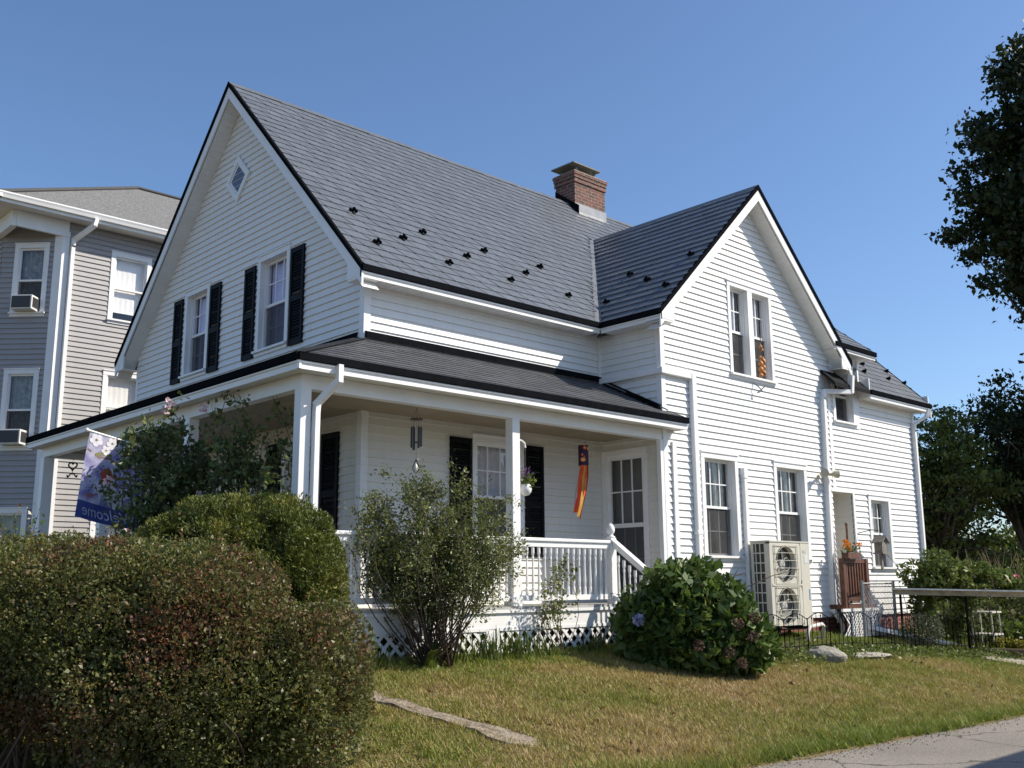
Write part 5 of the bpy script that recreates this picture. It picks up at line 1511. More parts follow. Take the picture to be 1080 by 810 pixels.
def mass(parent, ells, n, size, m, seed, shell=.4, aspect=.55, freq=3.0, thr=.30, lump=.12, lfreq=2.2, spread=1.1, clumpf=1.3, rmix=.55, zmin=None, droop=0, name="foliage", fold=.25, jitter=.35, upw=0.0, sq=2.0):
    """leaves in the outer part of several ellipsoids; ells = (lat, dep, z, r_lat, r_dep, r_z)"""
    rg = np.random.default_rng(seed); P_, D_ = [], []
    vol = np.array([e[3]*e[5]+e[3]*e[4]+e[4]*e[5] for e in ells]); vol = vol/vol.sum()
    for j, (e, w) in enumerate(zip(ells, vol)):
        p, d = ell_points(rg, int(n*w), (0, 0, 0), e[3:], shell, freq, thr, seed+j, lump=lump, lfreq=lfreq, sq=sq)
        P_.append(oriented(place(e[0], e[1])+np.array([0, 0, e[2]]), p)); D_.append(rot(d))
    P_, D_ = np.concatenate(P_), np.concatenate(D_)
    g = ground_zv(P_[:, 0], P_[:, 1]); k = P_[:, 2] > g+.02
    P_, D_ = P_[k], D_[k]
    D_[:, 2] += upw
    cl = (vnoise(P_*clumpf, seed+50)*.65+vnoise(P_*clumpf*3.1, seed+51)*.35)
    cl = ((cl-.5)*1.7+.5).clip(0, 1)
    return leaf_object(name, P_, size, m, parent, rg, nrm=D_, spread=spread, aspect=aspect, clump=cl, rmix=rmix, droop=droop, fold=fold, jitter=jitter)

# foreground barberry hedge
bh = thing("barberry_hedge", "big clipped hedge of reddish brown and green leaves in the left foreground", "hedge", tuple(place(-2.4, 7.5)+np.array([0, 0, -.4])))
BARB = leaf_mat("barberry_leaf", [(0, (.20, .066, .040)), (.22, (.17, .098, .050)), (.40, (.130, .115, .042)), (.62, (.100, .122, .034)), (.84, (.165, .175, .048)), (1, (.30, .22, .07))], .45, .28, .4)
EB = [(-2.26, 7.5, .44, .66, .75, .70), (-2.9, 7.5, .46, .80, .8, .71), (-1.42, 7.35, .12, .46, .50, .60), (-2.3, 7.3, .12, 1.0, .75, .58), (-3.6, 7.55, .50, .9, .8, .70), (-4.6, 7.6, .45, 1.0, .8, .72), (-1.80, 7.4, .10, .5, .6, .58), (-1.98, 7.45, .34, .36, .6, .60)]
mass(bh, EB, 170000, .026, BARB, 21, shell=.32, aspect=.62, freq=3.2, thr=.37, lump=.12, lfreq=2.8, clumpf=1.6, spread=.9, upw=.25, sq=2.5)
mass(bh, EB, 60000, .026, BARB, 121, shell=.16, aspect=.62, freq=7.5, thr=.52, lump=.12, lfreq=2.8, clumpf=2.6, spread=.8, upw=.3, name='young_foliage', sq=2.5)
mass(bh, [(a, b, c, d*.80, e*.80, f*.80) for a, b, c, d, e, f in EB], 70000, .034, BARB, 22, shell=.5, aspect=.7, freq=0, lump=.12, lfreq=2.8, sq=2.5)
rg = np.random.default_rng(3)
bs, tp = [], []
for i in range(90):
    l = rg.uniform(-4.6, -1.45); b0 = place(l+rg.normal()*.1, 7.35+rg.normal()*.22); b0[2] = ground_z(b0[0], b0[1])-.02
    t0 = place(l+rg.normal()*.35, 7.35+rg.normal()*.35); t0[2] = rg.uniform(.1, .9)-.25*(l > -1.9); bs.append(b0); tp.append(t0)
stems("stem", bs, tp, .013, BARK, bh, rg)
# fine upright shoots that break the clipped outline
rg = np.random.default_rng(31); bs, tp, lp = [], [], []
for i in range(150):
    e = EB[(0, 1, 2, 4, 7)[rg.integers(0, 5)]]; a = rg.uniform(0, math.pi); q = place(e[0]+e[3]*.93*math.cos(a)*rg.uniform(.3, 1), e[1]+rg.normal()*.2); q[2] = e[2]+e[5]*.93*math.sin(a)
    L = rg.uniform(.10, .28); t = q+np.array([rg.normal()*.04, rg.normal()*.04, L]); bs.append(q-np.array([0, 0, .1])); tp.append(t)
    for s in np.linspace(.2, 1, 9): lp.append(q+(t-q)*s+rg.normal(size=3)*.012)
leaf_object("shoot_leaves", np.array(lp), .024, BARB, bh, rg, aspect=.6)

# green privet hedge behind it, at the left edge
ph = thing("privet_hedge", "dark green leafy hedge behind the barberry at the left edge", "hedge", tuple(place(-4.4, 9.3)))
PRIV = leaf_mat("privet_leaf", [(0, (0.038, 0.066, 0.022)), (.5, (0.078, 0.126, 0.034)), (.85, (0.144, 0.198, 0.054)), (1, (0.192, 0.240, 0.072))], .35, .22, .5)
mass(ph, [(-4.35, 9.3, .45, .85, .6, .84), (-5.3, 9.4, .48, .9, .6, .86), (-3.7, 9.3, .2, .6, .5, .98)], 42000, .045, PRIV, 23, shell=.4, freq=4, thr=.33, lump=.1)
rg = np.random.default_rng(5); bs, tp = [], []
for i in range(14):
    b0 = place(-4.5+rg.normal()*.4, 9.3+rg.normal()*.1); b0[2] = ground_z(b0[0], b0[1]); t0 = b0+np.array([rg.normal()*.2, rg.normal()*.2, 1.1]); bs.append(b0); tp.append(t0)
stems("stem", bs, tp, .012, BARK, ph, rg)

# rangy rose shoots above the privet, left edge
rs = thing("rose_shoots", "thin leafy rose shoots rising above the hedge at the left edge", "shrub", tuple(place(-5.0, 10.2)))
rg = np.random.default_rng(6); bs, tp, lp = [], [], []
for i in range(11):
    l = -5.15+rg.normal()*.14; b0 = place(l*.99, 10.2); b0[2] = .3; t0 = place(l+rg.normal()*.12, 10.2+rg.normal()*.15); t0[2] = rg.uniform(1.25, 1.75); bs.append(b0); tp.append(t0)
    for s in np.linspace(.45, 1, 26): lp.append(b0+(t0-b0)*s+rg.normal(size=3)*.055)
stems("stem", bs, tp, .006, BARK, rs, rg, bend=.05); leaf_object("leaves", np.array(lp), .06, PRIV, rs, rg, aspect=.6)

# clipped yew mound
yw = thing("yew_mound", "rounded bright green clipped yew bush in front of the porch corner", "shrub", tuple(place(-2.45, 9.3)+np.array([0, 0, -.25])))
YEW = leaf_mat("yew_needles", [(0, (0.037, 0.054, 0.014)), (.35, (0.089, 0.114, 0.023)), (.72, (0.172, 0.182, 0.035)), (.93, (0.250, 0.224, 0.052)), (1, (0.333, 0.177, 0.062))], .5, .2, .35)
EY = [(-2.42, 9.3, .60, .90, .82, 1.06), (-3.0, 9.3, .52, .48, .6, .96), (-1.95, 9.25, .50, .46, .6, 1.0)]
mass(yw, EY, 150000, .040, YEW, 24, shell=.20, aspect=.26, freq=7.0, thr=.47, lump=.06, lfreq=4.5, spread=.9, clumpf=6.5, rmix=.55, upw=.35, sq=2.7)
mass(yw, [(a, b, c, d*.86, e*.86, f*.88) for a, b, c, d, e, f in EY], 40000, .06, YEW, 25, shell=.3, aspect=.35, rmix=.2)
bs = [place(-2.4, 9.3)+np.array([0, 0, -.3])]*14; rg = np.random.default_rng(8)
tp = [place(-2.4+rg.uniform(-.45, .45), 9.3+rg.uniform(-.4, .4))+np.array([0, 0, rg.uniform(.4, .9)]) for _ in bs]; stems("stem", bs, tp, .025, BARK, yw, rg)

# generic airy shrub: branches that fork, leaves along the twigs
def airy_shrub(par, base, targets, leafm, seed, r0=.012, twigs=9, twl=.28, leaves=16, lsize=.03, aspect=.5, spread=.03, bark=BARK, from_=.35, bend=.18, droop=0, rmix=.3):
    rg = np.random.default_rng(seed); k = MB(); lp = []; dr = []
    for t in targets:
        b = np.array(base[rg.integers(0, len(base))], float); t = np.array(t, float); L = np.linalg.norm(t-b); off = rg.normal(size=3)*bend*L*.5; off[2] = abs(off[2])*.4
        pts = [b+(t-b)*s+off*math.sin(math.pi*s) for s in np.linspace(0, 1, 8)]
        k.tube(pts, [r0*(1-.8*s) for s in np.linspace(0, 1, 8)], 5)
        for j in range(twigs):
            s = from_+(1-from_)*rg.random()**.8; i = min(6, int(s*7)); f = s*7-i; q = pts[i]*(1-f)+pts[i+1]*f
            d = rg.normal(size=3)+(t-b)/L*.6; d /= np.linalg.norm(d); e = q+d*twl*rg.uniform(.5, 1.3)*(1.2-.5*s)
            e[2] -= droop*twl
            k.tube([q, (q+e)/2+rg.normal(size=3)*.02, e], [r0*.28, r0*.2, r0*.1], 3, cap=False)
            n = int(leaves*rg.uniform(.6, 1.4))
            for u in rg.random(n): lp.append(q+(e-q)*(.15+.9*u)+rg.normal(size=3)*spread); dr.append(d)
        for u in rg.random(leaves): lp.append(pts[6]+(pts[7]-pts[6])*u*1.1+rg.normal(size=3)*spread); dr.append((t-b)/L)
    k.build("branches", bark, par, smooth=True)
    lp = np.array(lp); cl = vnoise(lp*2.5, seed)
    leaf_object("leaves", lp, lsize, leafm, par, rg, nrm=np.array(dr), spread=.9, aspect=aspect, clump=cl, rmix=rmix, droop=.2)
    return lp

def flower_heads(par, centers, r, m, seed, petals=30, name="flower", psize=.02):
    rg = np.random.default_rng(seed)
    for c in centers:
        d = rg.normal(size=(petals, 3)); d /= np.linalg.norm(d, axis=1)[:, None]
        leaf_object(name, np.array(c)+d*r*(.75+.3*rg.random(petals))[:, None], psize, m, par, rg, nrm=d, spread=.8, aspect=.85)

# rose of sharon at the porch front
RSH = leaf_mat("sharon_leaf", [(0, (0.056, 0.081, 0.031)), (.5, (0.100, 0.138, 0.045)), (1, (0.213, 0.237, 0.088))], .45, .28, .35)
PALEPINK = leaf_mat("pale_pink_petal", [(0, (.62, .42, .46)), (1, (.75, .62, .64))], .7, .3)
ros = thing("rose_of_sharon", "tall loose flowering shrub with pale pink blooms in front of the porch", "shrub", tuple(place(-3.9, 11.9)+np.array([0, 0, -.2])))
rg = np.random.default_rng(12); tg = []
for i in range(44):
    a = rg.random()
    tg.append(place(-3.93+rg.normal()*.27, 11.9+rg.normal()*.25)+np.array([0, 0, rg.uniform(1.5, 2.85)]))
for px_, z in ((-4.4, 2.75), (-4.1, 2.95), (-3.40, 3.1), (-3.9, 2.75), (-4.55, 2.45), (-4.75, 2.02)): tg.append(place(px_, 11.9)+np.array([0, 0, z]))
b_ = [place(-4.0+rg.normal()*.08, 11.9+rg.normal()*.08)+np.array([0, 0, -.2]) for _ in range(7)]
airy_shrub(ros, b_, tg, RSH, 13, r0=.016, twigs=10, twl=.30, leaves=17, lsize=.062, aspect=.62, spread=.045, from_=.45)
flower_heads(ros, [place(-4.02, 11.6)+np.array([0, 0, 2.84]), place(-3.6, 11.6)+np.array([0, 0, 2.86]), place(-3.52, 11.4)+np.array([0, 0, 1.82]), place(-4.6, 11.5)+np.array([0, 0, 2.0]), place(-3.95, 11.5)+np.array([0, 0, 2.92])], .05, PALEPINK, 14, petals=14, psize=.05)
ros2 = thing("leafy_shrub", "dark leafy shrub in the porch's shade, right of the pink blooms", "shrub", tuple(place(-3.05, 11.45)+np.array([0, 0, -.2])))
tg = [place(-3.12+rg.normal()*.26, 11.45+rg.normal()*.18)+np.array([0, 0, rg.uniform(1.4, 2.55)]) for _ in range(28)]
for px_, z in ((-2.78, 3.02), (-3.1, 2.85), (-2.62, 2.35), (-2.45, 2.30), (-3.3, 2.75)): tg.append(place(px_, 11.45)+np.array([0, 0, z]))
b_ = [place(-3.05+rg.normal()*.06, 11.45)+np.array([0, 0, -.2]) for _ in range(5)]
airy_shrub(ros2, b_, tg, RSH, 15, r0=.014, twigs=9, twl=.27, leaves=16, lsize=.060, aspect=.6, spread=.045, from_=.45)

# fine leaved shrub with bare stems before the porch railing
SPI = leaf_mat("fine_green_leaf", [(0, (0.071, 0.094, 0.035)), (.4, (0.124, 0.153, 0.050)), (.8, (0.206, 0.224, 0.071)), (1, (0.307, 0.271, 0.083))], .45, .3, .35)
sp = thing("fine_leaved_shrub", "loose fine leaved shrub on bare curved stems in front of the porch railing", "shrub", tuple(place(-.93, 11.7)+np.array([0, 0, -.08])))
rg = np.random.default_rng(16); tg = []
for i in range(84):
    l = -.88+rg.uniform(-.80, .90)*.95; h = 1.72-.75*((l+.88)/.9)**2*.45
    tg.append(place(l*1.07, 11.75+rg.normal()*.16)+np.array([0, 0, .1+1.06*rg.uniform(.78, h+.12)]))
for l, z in ((-1.35, 1.98), (-.62, 1.98), (-.95, 1.92), (-1.6, 1.5), (.04, 1.75), (-.3, 1.85), (.12, 1.2)): tg.append(place(l*1.07, 11.7)+np.array([0, 0, z*1.06]))
b_ = [place(-.93+rg.uniform(-.24, .26), 11.7+rg.normal()*.07) for _ in range(11)]
for b in b_: b[2] = ground_z(b[0], b[1])-.02
airy_shrub(sp, b_, tg, SPI, 17, r0=.009, twigs=12, twl=.30, leaves=33, lsize=.036, aspect=.45, spread=.04, from_=.42, bend=.22)

# small climber at the porch skirt
cp = thing("young_climber", "thin young climbing plant against the porch skirt and balusters", "plant", (2.2, -1.5, -.05))
tg = [np.array([2.05+rg.normal()*.16, -1.50+rg.normal()*.07, rg.uniform(.45, 1.25)]) for _ in range(12)]
airy_shrub(cp, [np.array([2.1+rg.normal()*.12, -1.48, -.06]) for _ in range(5)], tg, SPI, 18, r0=.006, twigs=6, twl=.16, leaves=9, lsize=.042, aspect=.6, spread=.03, from_=.4)

# hydrangea
HYD = leaf_mat("hydrangea_leaf", [(0, (0.054, 0.089, 0.024)), (.5, (0.089, 0.143, 0.033)), (.85, (0.155, 0.214, 0.054)), (1, (0.226, 0.250, 0.071))], .46, .25, .4)
hyd = thing("hydrangea", "broad hydrangea bush with big green leaves and faded brown flower heads on the lawn", "shrub", tuple(place(2.45, 13.45)+np.array([0, 0, -.25])))
EH = [(2.20, 13.45, .46, .58, .70, .76), (2.66, 13.4, .34, .46, .6, .64), (2.90, 13.4, .12, .44, .55, .48), (1.75, 13.5, .22, .46, .6, .58), (2.4, 13.25, -.02, .88, .5, .34), (2.42, 13.6, .72, .30, .3, .44)]
mass(hyd, EH, 9500, .118, HYD, 26, shell=.36, aspect=.56, freq=3.0, thr=.36, lump=.22, lfreq=3.0, spread=1.0, clumpf=2.0, rmix=.35, droop=.15, fold=.16, upw=.35, jitter=.4)
mass(hyd, [(a, b, c, d*.8, e*.8, f*.8) for a, b, c, d, e, f in EH], 2600, .16, HYD, 27, shell=.4, aspect=.65, rmix=.2)
rg = np.random.default_rng(19); bs = [place(2.45+rg.normal()*.25, 13.45+rg.normal()*.15)+np.array([0, 0, -.28]) for _ in range(24)]
tp = [place(2.45+rg.normal()*.5, 13.45+rg.normal()*.4)+np.array([0, 0, rg.uniform(.3, 1.1)]) for _ in bs]; stems("stem", bs, tp, .012, BARK, hyd, rg)
FADED = leaf_mat("faded_petal", [(0, (.07, .042, .034)), (.5, (.115, .072, .055)), (1, (.19, .125, .09))], .8, .2)
BLUEP = leaf_mat("blue_petal", [(0, (.32, .36, .62)), (1, (.52, .55, .74))], .8, .3)
flower_heads(hyd, [place(2.75, 12.72)+np.array([0, 0, .34]), place(2.95, 12.85)+np.array([0, 0, .18]), place(2.62, 12.74)+np.array([0, 0, .00]), place(2.78, 12.74)+np.array([0, 0, -.14]), place(2.25, 12.70)+np.array([0, 0, .08]), place(2.99, 12.9)+np.array([0, 0, .40])], .068, FADED, 20, petals=100, psize=.03)
flower_heads(hyd, [place(1.56, 12.95)+np.array([0, 0, .38])], .07, BLUEP, 28, petals=110, psize=.04, name="blue_flower")

# marigolds, planter flowers
MAR = leaf_mat("marigold", [(0, (.62, .16, .01)), (1, (.80, .34, .02))], .7, .2)
rg = np.random.default_rng(29)
flower_heads(fb_, [np.array([9.24+.40*rg.random(), YRL-.07+rg.normal()*.03, 1.40+.14*rg.random()]) for _ in range(12)], .034, MAR, 30, petals=26, psize=.026)
leaf_object("leaves", np.array([9.44, YRL-.06, 1.40])+rg.normal(size=(160, 3))*np.array([.14, .035, .05]), .05, PRIV, fb_, rg)
PUR = leaf_mat("purple_petal", [(0, (.12, .06, .16)), (1, (.28, .17, .34))], .7, .2)
LIME = leaf_mat("lime_leaf", [(0, (.06, .10, .02)), (1, (.20, .24, .06))], .4, .3)
leaf_object("leaves", np.array([hx+.04, hy, 2.17])+rg.normal(size=(90, 3))*np.array([.055, .045, .045]), .065, LIME, hpn, rg, aspect=.4)
leaf_object("flowers", np.array([hx-.01, hy, 2.27])+rg.normal(size=(70, 3))*np.array([.05, .045, .04]), .03, PUR, hpn, rg, aspect=.6)

# strap-leaved clumps along the porch skirt
BLADE = leaf_mat("strap_leaf", [(0, (.045, .075, .018)), (.6, (.085, .12, .028)), (1, (.17, .18, .05))], .45, .3, .35)
def blades(name, c, n, L, w, m, par, seed, spreadr=.12, arch=.6):
    rg = np.random.default_rng(seed); k = MB()
    for i in range(n):
        b = np.array([c[0]+rg.normal()*spreadr, c[1]+rg.normal()*spreadr*.6, 0]); b[2] = ground_z(b[0], b[1])-.01
        a = rg.uniform(0, 2*math.pi); d = np.array([math.cos(a), math.sin(a), 0]); sd_ = np.array([-d[1], d[0], 0]); l = L*rg.uniform(.55, 1.15); pr = None; r = rg.random(); fl = rg.uniform(.3, 1)*arch
        for s in np.linspace(0, 1, 6):
            p = b+d*l*fl*s**1.5+np.array([0, 0, l*(s-.42*fl*s*s*1.3)]); ww = w*(1-.85*s**2)
            cur = (p-sd_*ww/2, p+sd_*ww/2)
            if pr: k.poly([pr[0], pr[1], cur[1], cur[0]], r)
            pr = cur
    return k.build(name, m, par, attr=True)
for i, (x, y, n, L) in enumerate(((.75, -1.62, 60, .42), (1.25, -1.60, 70, .40), (1.7, -1.58, 35, .32), (-.95, -1.65, 40, .34), (2.75, -1.52, 30, .30), (-1.35, -1.75, 34, .34), (.25, -1.62, 26, .34), (2.45, -1.55, 18, .25))):
    labs = ["tall green strap leaved clump just left of the lattice divider", "fullest green strap leaved clump before the lattice divider", "low strap leaved clump right of the lattice divider", "strap leaved tuft under the left lattice, behind the curved stems", "small strap leaved tuft near the porch stairs", "strap leaved tuft at the porch corner beside the yew", "strap leaved tuft at the foot of the bare curved stems", "smallest strap leaved tuft below the young climber"]
    t = thing("daylily_clump", labs[i], "plant", (x, y, ground_z(x, y)), "strap leaved clumps along the porch"); blades("leaves", (x, y), n, L, .022, BLADE, t, 60+i)
# broad hosta leaf at the stems' foot
ht = thing("hosta", "single broad leaved light green hosta at the porch lattice", "plant", (-.15, -1.75, -.08)); blades("leaves", (-.22, -1.78), 12, .36, .10, LIME, ht, 75, spreadr=.04, arch=.8)

# ferns and weeds under the hedge
FERN = leaf_mat("fern_frond", [(0, (.05, .09, .02)), (1, (.13, .17, .04))], .5, .3)
def fern(par, c, n, L, seed):
    rg = np.random.default_rng(seed); k = MB()
    for i in range(n):
        a = rg.uniform(0, 2*math.pi); d = np.array([math.cos(a), math.sin(a), 0]); s_ = np.array([-d[1], d[0], 0]); l = L*rg.uniform(.7, 1.1)
        for s in np.linspace(.12, 1, 15):
            p = np.array(c)+d*l*.75*s+np.array([0, 0, l*(.9*s-.62*s*s)]); w = l*.24*math.sin(math.pi*min(1, .12+s*.9))
            for sg in (-1, 1):
                e = p+s_*sg*w+d*.03; k.poly([p-d*.012, p+d*.012, e+d*.004, e-d*.004], rg.random())
    k.build("fronds", FERN, par, attr=True)
for i, (l, d_, n, L, lab) in enumerate(((-1.52, 6.9, 12, .34, "green fern at the right foot of the barberry hedge"), (-1.95, 6.75, 11, .30, "fern under the middle of the barberry hedge"), (-3.35, 6.8, 10, .30, "fern by the bare gap under the left of the hedge"))):
    c = place(l, d_); c[2] = ground_z(c[0], c[1]); t = thing("fern", lab, "fern", tuple(c), "ferns under the hedge"); fern(t, c, n, L, 80+i)
wd_ = thing("weed_tuft", "light green weeds beside the right foot of the hedge", "plant", tuple(place(-1.28, 6.9))); rg = np.random.default_rng(85)
c = place(-1.28, 6.9); c[2] = ground_z(c[0], c[1])
leaf_object("leaves", c+np.array([0, 0, .07])+rg.normal(size=(120, 3))*np.array([.10, .10, .05]), .05, LIME, wd_, rg)

# ---- right hand garden
VINE = leaf_mat("vine_leaf", [(0, (.050, .078, .022)), (.5, (.105, .145, .036)), (1, (.21, .24, .07))], .45, .3, .35)
vn = thing("grape_vine", "bushy green vine sprawling over the plank rail at right", "vine", tuple(place(8.3, 19.3)+np.array([0, 0, -.4])))
mass(vn, [(7.85, 19.2, .95, .62, .45, .40), (8.55, 19.4, .88, .70, .5, .38), (9.3, 19.6, .72, .7, .4, .22), (7.5, 19.0, .45, .25, .25, .55), (8.2, 19.3, .35, .35, .25, .42)], 9500, .085, VINE, 41, shell=.75, freq=3, thr=.38, lump=.25, lfreq=3, rmix=.4)
rg = np.random.default_rng(42); bs = [place(8.2+rg.normal()*.5, 19.3)+np.array([0, 0, -.5]) for _ in range(14)]; tp = [b+np.array([rg.normal()*.3, rg.normal()*.3, rg.uniform(1.2, 1.9)]) for b in bs]; stems("stem", bs, tp, .012, BARK, vn, rg, bend=.25)
gp = thing("garden_plants", "leafy tangle of garden plants behind the iron fence at right", "plants", tuple(place(10.5, 22.5)))
mass(gp, [(9.2, 21.5, .0, .9, .6, .65), (10.8, 22.5, .15, 1.2, .8, .85), (12.6, 23, .2, 1.5, .9, 1.0), (10.0, 21.0, -.3, 1.1, .5, .35), (8.4, 20.8, -.15, .5, .4, .45)], 13000, .10, VINE, 43, shell=.8, freq=2.2, thr=.42, lump=.3, rmix=.5)
gb = thing("grey_green_bush", "low grey green bush under the chain link fence", "bush", (10.3, -2.0, -.2))
mass(gb, [(7.10, 18.1, -.02, .38, .35, .32)], 2600, .05, leaf_mat("sage_leaf", [(0, (.05, .065, .035)), (1, (.13, .15, .09))], .6, .2), 44, shell=.6, aspect=.3)
br = thing("dry_brush", "heap of dry brown canes behind the vine at right", "brush", tuple(place(11.2, 24)))
rg = np.random.default_rng(45); k = MB()
for i in range(130):
    b = place(11.4+rg.normal()*.55, 24+rg.normal()*.4)+np.array([0, 0, -.4]); t = b+np.array([rg.normal()*.55, rg.normal()*.55, rg.uniform(1.0, 2.0)]); k.tube([b, (b+t)/2+rg.normal(size=3)*.08, t], [.009, .007, .003], 3, cap=False)
k.build("canes", mat("dry_cane", (.24, .17, .11), .9, .4, 6), br)
pf = thing("pink_phlox", "pink flowers among the garden plants at the right edge", "flowers", tuple(place(10.8, 22)))
PINK = leaf_mat("pink_petal", [(0, (.55, .12, .18)), (1, (.72, .28, .34))], .7, .3)
rg = np.random.default_rng(46)
flower_heads(pf, [place(l, 21.8+rg.normal()*.2)+np.array([0, 0, z]) for l, z in ((9.85, .98), (10.1, .95), (10.35, .92), (10.7, .90), (10.95, .86), (11.0, .72), (11.2, .80), (10.9, .62), (9.6, .90), (11.3, .95))], .07, PINK, 47, petals=30, psize=.05)
bs = [place(10.6+rg.normal()*.5, 21.8)+np.array([0, 0, -.5]) for _ in range(16)]; tp = [b+np.array([rg.normal()*.1, rg.normal()*.1, 1.35]) for b in bs]; stems("stem", bs, tp, .006, BARK, pf, rg, bend=.05)
yl = thing("yellow_plant", "yellow green leafy plant by the timber bed at the right edge", "plant", tuple(place(9.9, 20.3))); mass(yl, [(9.55, 20.0, -.42, .40, .3, .22)], 900, .075, leaf_mat("yellow_leaf", [(0, (.12, .15, .03)), (1, (.40, .34, .06))], .5, .3), 48, shell=.8)
# creeping green ground cover along the fence foot
gc = MB(); rg = np.random.default_rng(49); n = 5200
gxx = rg.uniform(4.2, 12.6, n); gyy = -2.55-.06*(gxx-4.5)+rg.normal(size=n)*.22; gzz = ground_zv(gxx, gyy)+rg.random(n)*.10
o = leaf_object("ground_cover", np.stack([gxx, gyy, gzz], 1), .055, VINE, None, rg, spread=1); tag(o, "creeping green leaves along the foot of the iron fence", "ground cover", kind="stuff")
# mulch bed and pale walk
def strip_sheet(name, pts, w, m_, dz):
    v, f = [], []
    for i, (x, y) in enumerate(pts):
        a = Vector((*pts[max(0, i-1)], 0)); b = Vector((*pts[min(len(pts)-1, i+1)], 0)); d = (b-a).normalized(); s = Vector((-d.y, d.x, 0))*w/2
        p = Vector((x, y, 0)); q = p+s; r = p-s; v += [(q.x, q.y, ground_z(q.x, q.y)+dz), (r.x, r.y, ground_z(r.x, r.y)+dz)]
        if i: f.append((2*i-2, 2*i-1, 2*i+1, 2*i))
    me = bpy.data.meshes.new(name); me.from_pydata(v, [], f); me.materials.append(m_); me.update(); return tag(link(name, me), kind="structure")
strip_sheet("walkway", [(11.0+.25*i, -3.0-.27*i) for i in range(14)], .95, mat("pale_paving", (.36, .33, .28), .9, .2, 6, .3, 50), .03)
strip_sheet("flower_bed", [(4.6+.4*i, -1.95-.012*i) for i in range(20)], 1.0, mat("bed_soil", (.07, .05, .035), .95, .35, 10, .8, 30), .02)

# ------------------------------------------------------------------ trees
def tree(name, lab, base, h_trunk, crown, nclump, leaves_per, lsize, m, seed, r0=.2, group=None, cl_r=.55, nlimb=26, flat=.6, aspect=.6):
    """trunk with limbs reaching into an irregular crown; leaves gathered in clumps round the limb ends. crown = list of (dx,dy,z,rx,ry,rz)"""
    rg = np.random.default_rng(seed); base = np.array(base, float)
    t = thing(name, lab, "tree", tuple(base), group)
    k = MB(); top = base+np.array([rg.normal()*.2, rg.normal()*.2, h_trunk])
    k.tube([base-np.array([0, 0, .3]), base+(top-base)*.5+rg.normal(size=3)*.08, top], [r0*1.15, r0*.8, r0*.55], 9)
    C, Dn = [], []
    w = np.array([c[3]*c[4]*c[5] for c in crown]); w = w/w.sum()
    for c, ww in zip(crown, w):
        p, d = ell_points(rg, max(3, int(nclump*ww)), (0, 0, 0), c[3:], .75, 0, lump=.25, lfreq=1.0/max(c[3], .5)*1.8, seed=seed)
        C.append(base+np.array(c[:3])+oriented((0, 0, 0), p)); Dn.append(d)
    C = np.concatenate(C)
    for i in rg.choice(len(C), min(nlimb, len(C)), replace=False):
        e = C[i]; s = base+(top-base)*rg.uniform(.5, 1); mid = (s+e)/2+np.array([rg.normal()*.3, rg.normal()*.3, .25*np.linalg.norm(e-s)*.4])
        k.tube([s, mid, e], [r0*.30, r0*.16, r0*.04], 5, cap=False)
    k.build("trunk", BARKG, t, smooth=True)
    P_ = []
    for c in C:
        n = int(leaves_per*rg.uniform(.5, 1.5)); p = rg.normal(size=(n, 3))*np.array([cl_r, cl_r, cl_r*flat])*.55*rg.uniform(.7, 1.25)
        P_.append(c+p)
    P_ = np.concatenate(P_); cl = vnoise(P_*(1.2/cl_r), seed)
    leaf_object("crown", P_, lsize, m, t, rg, aspect=aspect, clump=cl, rmix=.5, droop=.25)
    return t
DARKG = leaf_mat("dark_tree_leaf", [(0, (0.014, 0.024, 0.008)), (.6, (0.028, 0.044, 0.013)), (1, (0.060, 0.076, 0.022))], .5, .25, .3)
LOCUST = leaf_mat("locust_leaf", [(0, (0.045, 0.071, 0.018)), (.6, (0.091, 0.127, 0.028)), (1, (0.193, 0.203, 0.051))], .5, .3, .3)
p = place(18.2, 30); g0 = -.6
tree("maple_tree", "large dark maple whose crown hangs into the upper right corner", (p[0], p[1], g0), 7, [(-HRT[0]*.3, -HRT[1]*.3, 13.3, 3.3, 3.3, 4.4), (-HRT[0]*-.6, -HRT[1]*-.6, 9.6, 2.3, 2.6, 2.4), (-HRT[0]*1.9, -HRT[1]*1.9, 11.9, 1.3, 1.6, 1.3), (HRT[0]*1.2, HRT[1]*1.2, 16, 3, 3, 3), (HRT[0]*2.5, HRT[1]*2.5, 11, 3, 3, 4)], 1500, 150, .19, DARKG, 51, r0=.42, cl_r=.56, nlimb=330)
p = place(13.1, 31)
tree("locust_tree", "feathery green tree just right of the white house's far corner", (p[0], p[1], g0), 3.2, [(0, 0, 4.3, 1.7, 1.6, 1.6), (HRT[0]*.1, HRT[1]*.1, 5.9, 1.0, 1.0, 1.0), (-HRT[0]*1.1, -HRT[1]*1.1, 4.9, .9, .9, .5), (-HRT[0]*.6, -HRT[1]*.6, 2.6, 1.5, 1.2, .9), (HRT[0]*.8, HRT[1]*.8, 2.3, 1.3, 1.2, .8), (HRT[0]*.5, HRT[1]*.5, 4.6, 1.6, 1.2, .8)], 290, 70, .125, LOCUST, 52, r0=.16, cl_r=.45, nlimb=110, flat=.35, group="trees at the right edge")
p = place(16.1, 32.5)
tree("dark_tree", "tall dark tree at the right edge behind the garden", (p[0], p[1], g0), 4.5, [(0, 0, 6.0, 1.8, 1.6, 1.8), (-HRT[0]*.5, -HRT[1]*.5, 4.3, 1.5, 1.3, .9), (HRT[0]*1.4, HRT[1]*1.4, 5, 2, 2, 2.4)], 300, 80, .14, DARKG, 53, r0=.17, cl_r=.46, nlimb=110, flat=.6, group="trees at the right edge")
